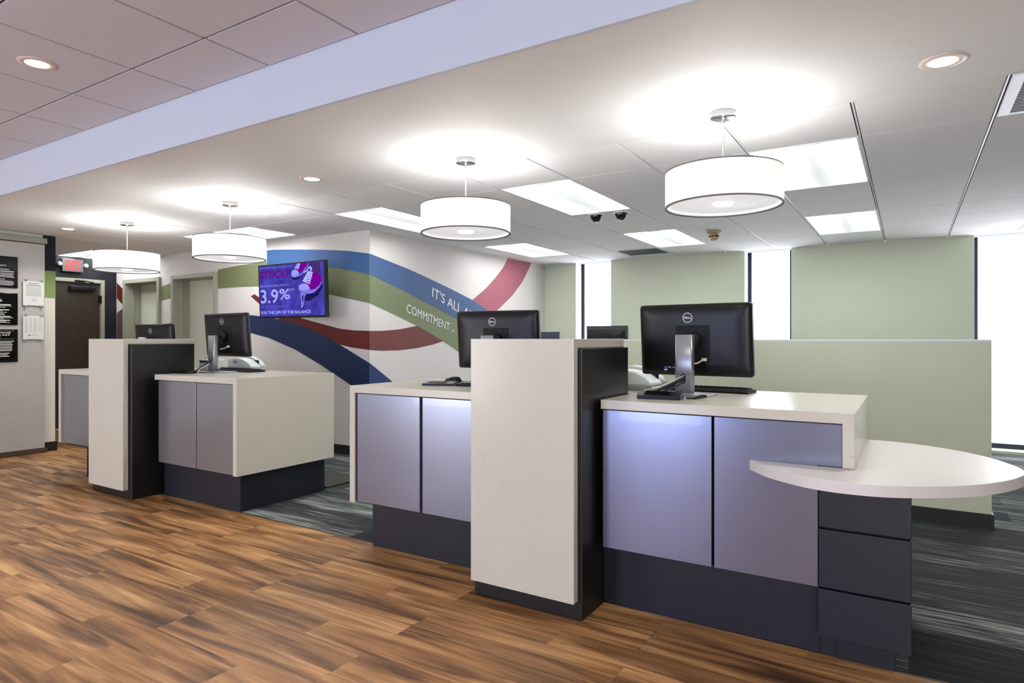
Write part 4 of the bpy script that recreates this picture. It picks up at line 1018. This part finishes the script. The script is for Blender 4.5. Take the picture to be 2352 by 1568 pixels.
# signature pads / card readers
def pad():
    t = thing('signature_pad', 'x', 'card reader', (0, 0, 0), 0, 'black customer signature pads')
    m_ = MB(); m_.prism([(-.045, 0), (.045, 0), (.047, .030), (.035, .034), (-.043, .018)], -.10, .10, 'plastic_black', 'x', bev=.003); m_.build('body', t)
    m_ = MB(); m_.prism([(-.03, .0222), (.022, .0325), (.022, .0335), (-.03, .0232)], -.07, .045, 'screen_glass', 'x'); m_.build('display', t)
    m_ = MB(); m_.tube([(-.09, .05, .006), (.09, .05, .030)], .005, 'plastic_black_matte'); m_.build('stylus', t)
    return t
p0 = pad(); p0.location = (-.985, 2.89, ZT); p0.rotation_euler = (0, 0, .12); relabel(p0, 'black signature pad at the front edge of the near counter')
p1 = copy_tree(p0); p1.location = (-4.99, 2.98, ZT); p1.rotation_euler = (0, 0, .0); p1.scale = (1, 1, .7); relabel(p1, 'flat black signature pad at the front of the left counter')
p2 = copy_tree(p0); p2.location = (-2.40, 3.03, ZT); p2.rotation_euler = (0, 0, .35); p2.scale = (1, 1, .7); relabel(p2, 'black signature pad left of the mouse on the middle counter')
# second device at the pillar edge of the mid counter
t = thing('card_reader', 'low black card reader against the left side of the near pillar', 'card reader', (-2.20, 3.075, ZT), .1)
m_ = MB(); m_.prism([(-.05, 0), (.05, 0), (.05, .022), (-.05, .014)], -.08, .08, 'plastic_black_matte', 'x', bev=.003); m_.build('body', t)
m_ = MB(); m_.box((-.06, -.03, .0195), (.03, .03, .0225), 'grey_plastic'); m_.build('face', t)
# mouse
t = thing('computer_mouse', 'black mouse on the middle counter left of the near pillar', 'mouse', (-2.475, 3.26, ZT), .5)
m_ = MB(); n = 20
rings = []
for z, sx, sy, ox in ((0, .052, .030, 0), (.012, .056, .033, 0), (.024, .050, .030, .002), (.033, .036, .022, .005), (.038, .018, .011, .008)):
    rings.append([(ox + sx * math.cos(2 * PI * k / n), sy * math.sin(2 * PI * k / n), z) for k in range(n)])
m_.loft(rings, 'plastic_black', True); m_.build('body', t)
m_ = MB(); m_.lathe([(0, -.004), (.008, -.004), (.008, .004), (0, .004)], 'grey_plastic', n=16); m_.xf(Matrix.Translation((.035, 0, .031)) @ Matrix.Rotation(PI / 2, 4, 'X')); m_.build('scroll_wheel', t)

# cables
def cable(pts, r, m, label, name='cable'):
    pts = [Vector(p) for p in pts]; out = []
    P_ = [pts[0]] + pts + [pts[-1]]
    for i in range(1, len(P_) - 2):
        for k in range(8):
            s_ = k / 8; a, b_, c_, d_ = P_[i - 1], P_[i], P_[i + 1], P_[i + 2]
            out.append(0.5 * ((2 * b_) + (c_ - a) * s_ + (2 * a - 5 * b_ + 4 * c_ - d_) * s_ ** 2 + (3 * b_ - a - 3 * c_ + d_) * s_ ** 3))
    out.append(pts[-1])
    mb = MB(); mb.tube(out, r, m, 8); o = mb.build(name); tag(o, label, 'cable', 'cables at the computers'); return o
hx, hy = mon_obj[0].location.x, mon_obj[0].location.y
cable([(hx, hy - .022, ZT + .09), (hx - .03, hy - .07, ZT + .065), (hx - .10, hy - .12, ZT + .03), (hx - .16, hy - .13, ZT + .008), (hx - .20, hy - .10, ZT + .008)], .007, 'cable_black', 'thick black cable drooping from the near computer column')
cable([(hx + .004, hy - .022, ZT + .075), (hx - .03, hy - .08, ZT + .045), (hx - .09, hy - .14, ZT + .018), (hx - .13, hy - .15, ZT + .008), (hx - .17, hy - .13, ZT + .006)], .005, 'cable_blue', 'dark blue cable drooping from the near computer column')
cable([(hx + .002, hy - .022, ZT + .10), (hx - .04, hy - .08, ZT + .075), (hx - .085, hy - .12, ZT + .05), (hx - .13, hy - .15, ZT + .035), (hx - .145, hy - .17, ZT + .034)], .0025, 'cable_white', 'thin pale cable from the near computer column to the pad')
cable([(-.87, 2.92, ZT + .006), (-.85, 2.96, ZT + .004), (-.83, 3.02, ZT + .012), (-.80, 3.0, ZT + .01), (-.84, 2.93, ZT + .004)], .004, 'cable_black', 'looped black cable beside the near signature pad')
lx, ly = mon_obj[2].location.x, mon_obj[2].location.y
cable([(lx - .002, ly - .022, ZT + .09), (lx - .04, ly - .06, ZT + .06), (lx - .09, ly - .09, ZT + .02), (lx - .12, ly - .11, ZT + .006)], .006, 'cable_blue', 'dark blue cable drooping from the left computer column')
cable([(lx, ly - .022, ZT + .075), (lx - .04, ly - .07, ZT + .045), (lx - .08, ly - .10, ZT + .008), (lx - .11, ly - .12, ZT + .004)], .003, 'cable_white', 'thin white cable drooping from the left computer column')
circ = [(lx - .10 + .06 * math.cos(a), ly + .02, ZT + .068 + .062 * math.sin(a)) for a in [k * PI / 8 for k in range(-3, 13)]]
cable(circ, .0015, 'cable_black', 'thin black loop of cable beside the left computer')
cable([(-2.44, 3.25, ZT + .006), (-2.38, 3.30, ZT + .004), (-2.25, 3.33, ZT + .004), (-2.05, 3.36, ZT + .004)], .005, 'cable_black', 'black cable running right from the mouse on the middle counter')

# floor mat behind the left counter
m_ = MB(); m_.box((-5.3, 3.70, 0.0005), (-4.13, 4.17, .014), 'floor_mat', .004); o = m_.build('floor_mat'); tag(o, 'dark flat floor mat on the carpet behind the left counter', 'mat')

# desks and monitors behind the low partition
t = thing('office_desk', 'low desk hidden behind the pale green partition', 'desk', (-2.4, 5.72, 0))
m_ = MB(); m_.box((-3.3, 5.345, .99), (-1.5, 6.05, 1.02), 'desk_top', .003); m_.build('desk_top', t, world=True)
for x in (-3.25, -1.55):
    m_ = MB(); m_.box((x - .02, 5.36, 0), (x + .02, 6.02, .99), 'desk_top', .002); m_.build('side_panel', t, world=True)
t = thing('desk_monitor', 'small black monitor back with raised bulge, above the low partition', 'monitor', (-2.39, 5.50, 1.02))
def rr2(w, h, y, z): return [(-w / 2, y, z - h / 2), (w / 2, y, z - h / 2), (w / 2, y, z + h / 2), (-w / 2, y, z + h / 2)]
m_ = MB(); m_.box((-.207, .0, .09), (.207, .03, .352), 'plastic_black', .005); m_.build('housing', t)
m_ = MB(); m_.loft([rr2(.37, .20, .0, .215), rr2(.27, .13, -.035, .205)], 'plastic_black_matte', False); m_.build('rear_bulge', t)
m_ = MB(); m_.box((-.07, -.036, .27), (.06, -.012, .285), 'black_gap', .002); m_.build('grip', t)
m_ = MB(); m_.box((-.03, .0, .0), (.03, .03, .09), 'plastic_black'); m_.box((-.1, -.07, 0), (.1, .09, .01), 'plastic_black', .002); m_.build('stand', t)
t = thing('desk_phone_screen', 'dark upright screen edge showing just right of the middle computer', 'monitor', (-3.02, 5.50, 1.02))
m_ = MB(); m_.box((-.16, 0, .02), (.13, .025, .30), 'frame_dark', .004); m_.build('housing', t)
m_ = MB(); m_.box((-.08, -.05, 0), (.08, .07, .02), 'frame_dark', .002); m_.build('stand', t)
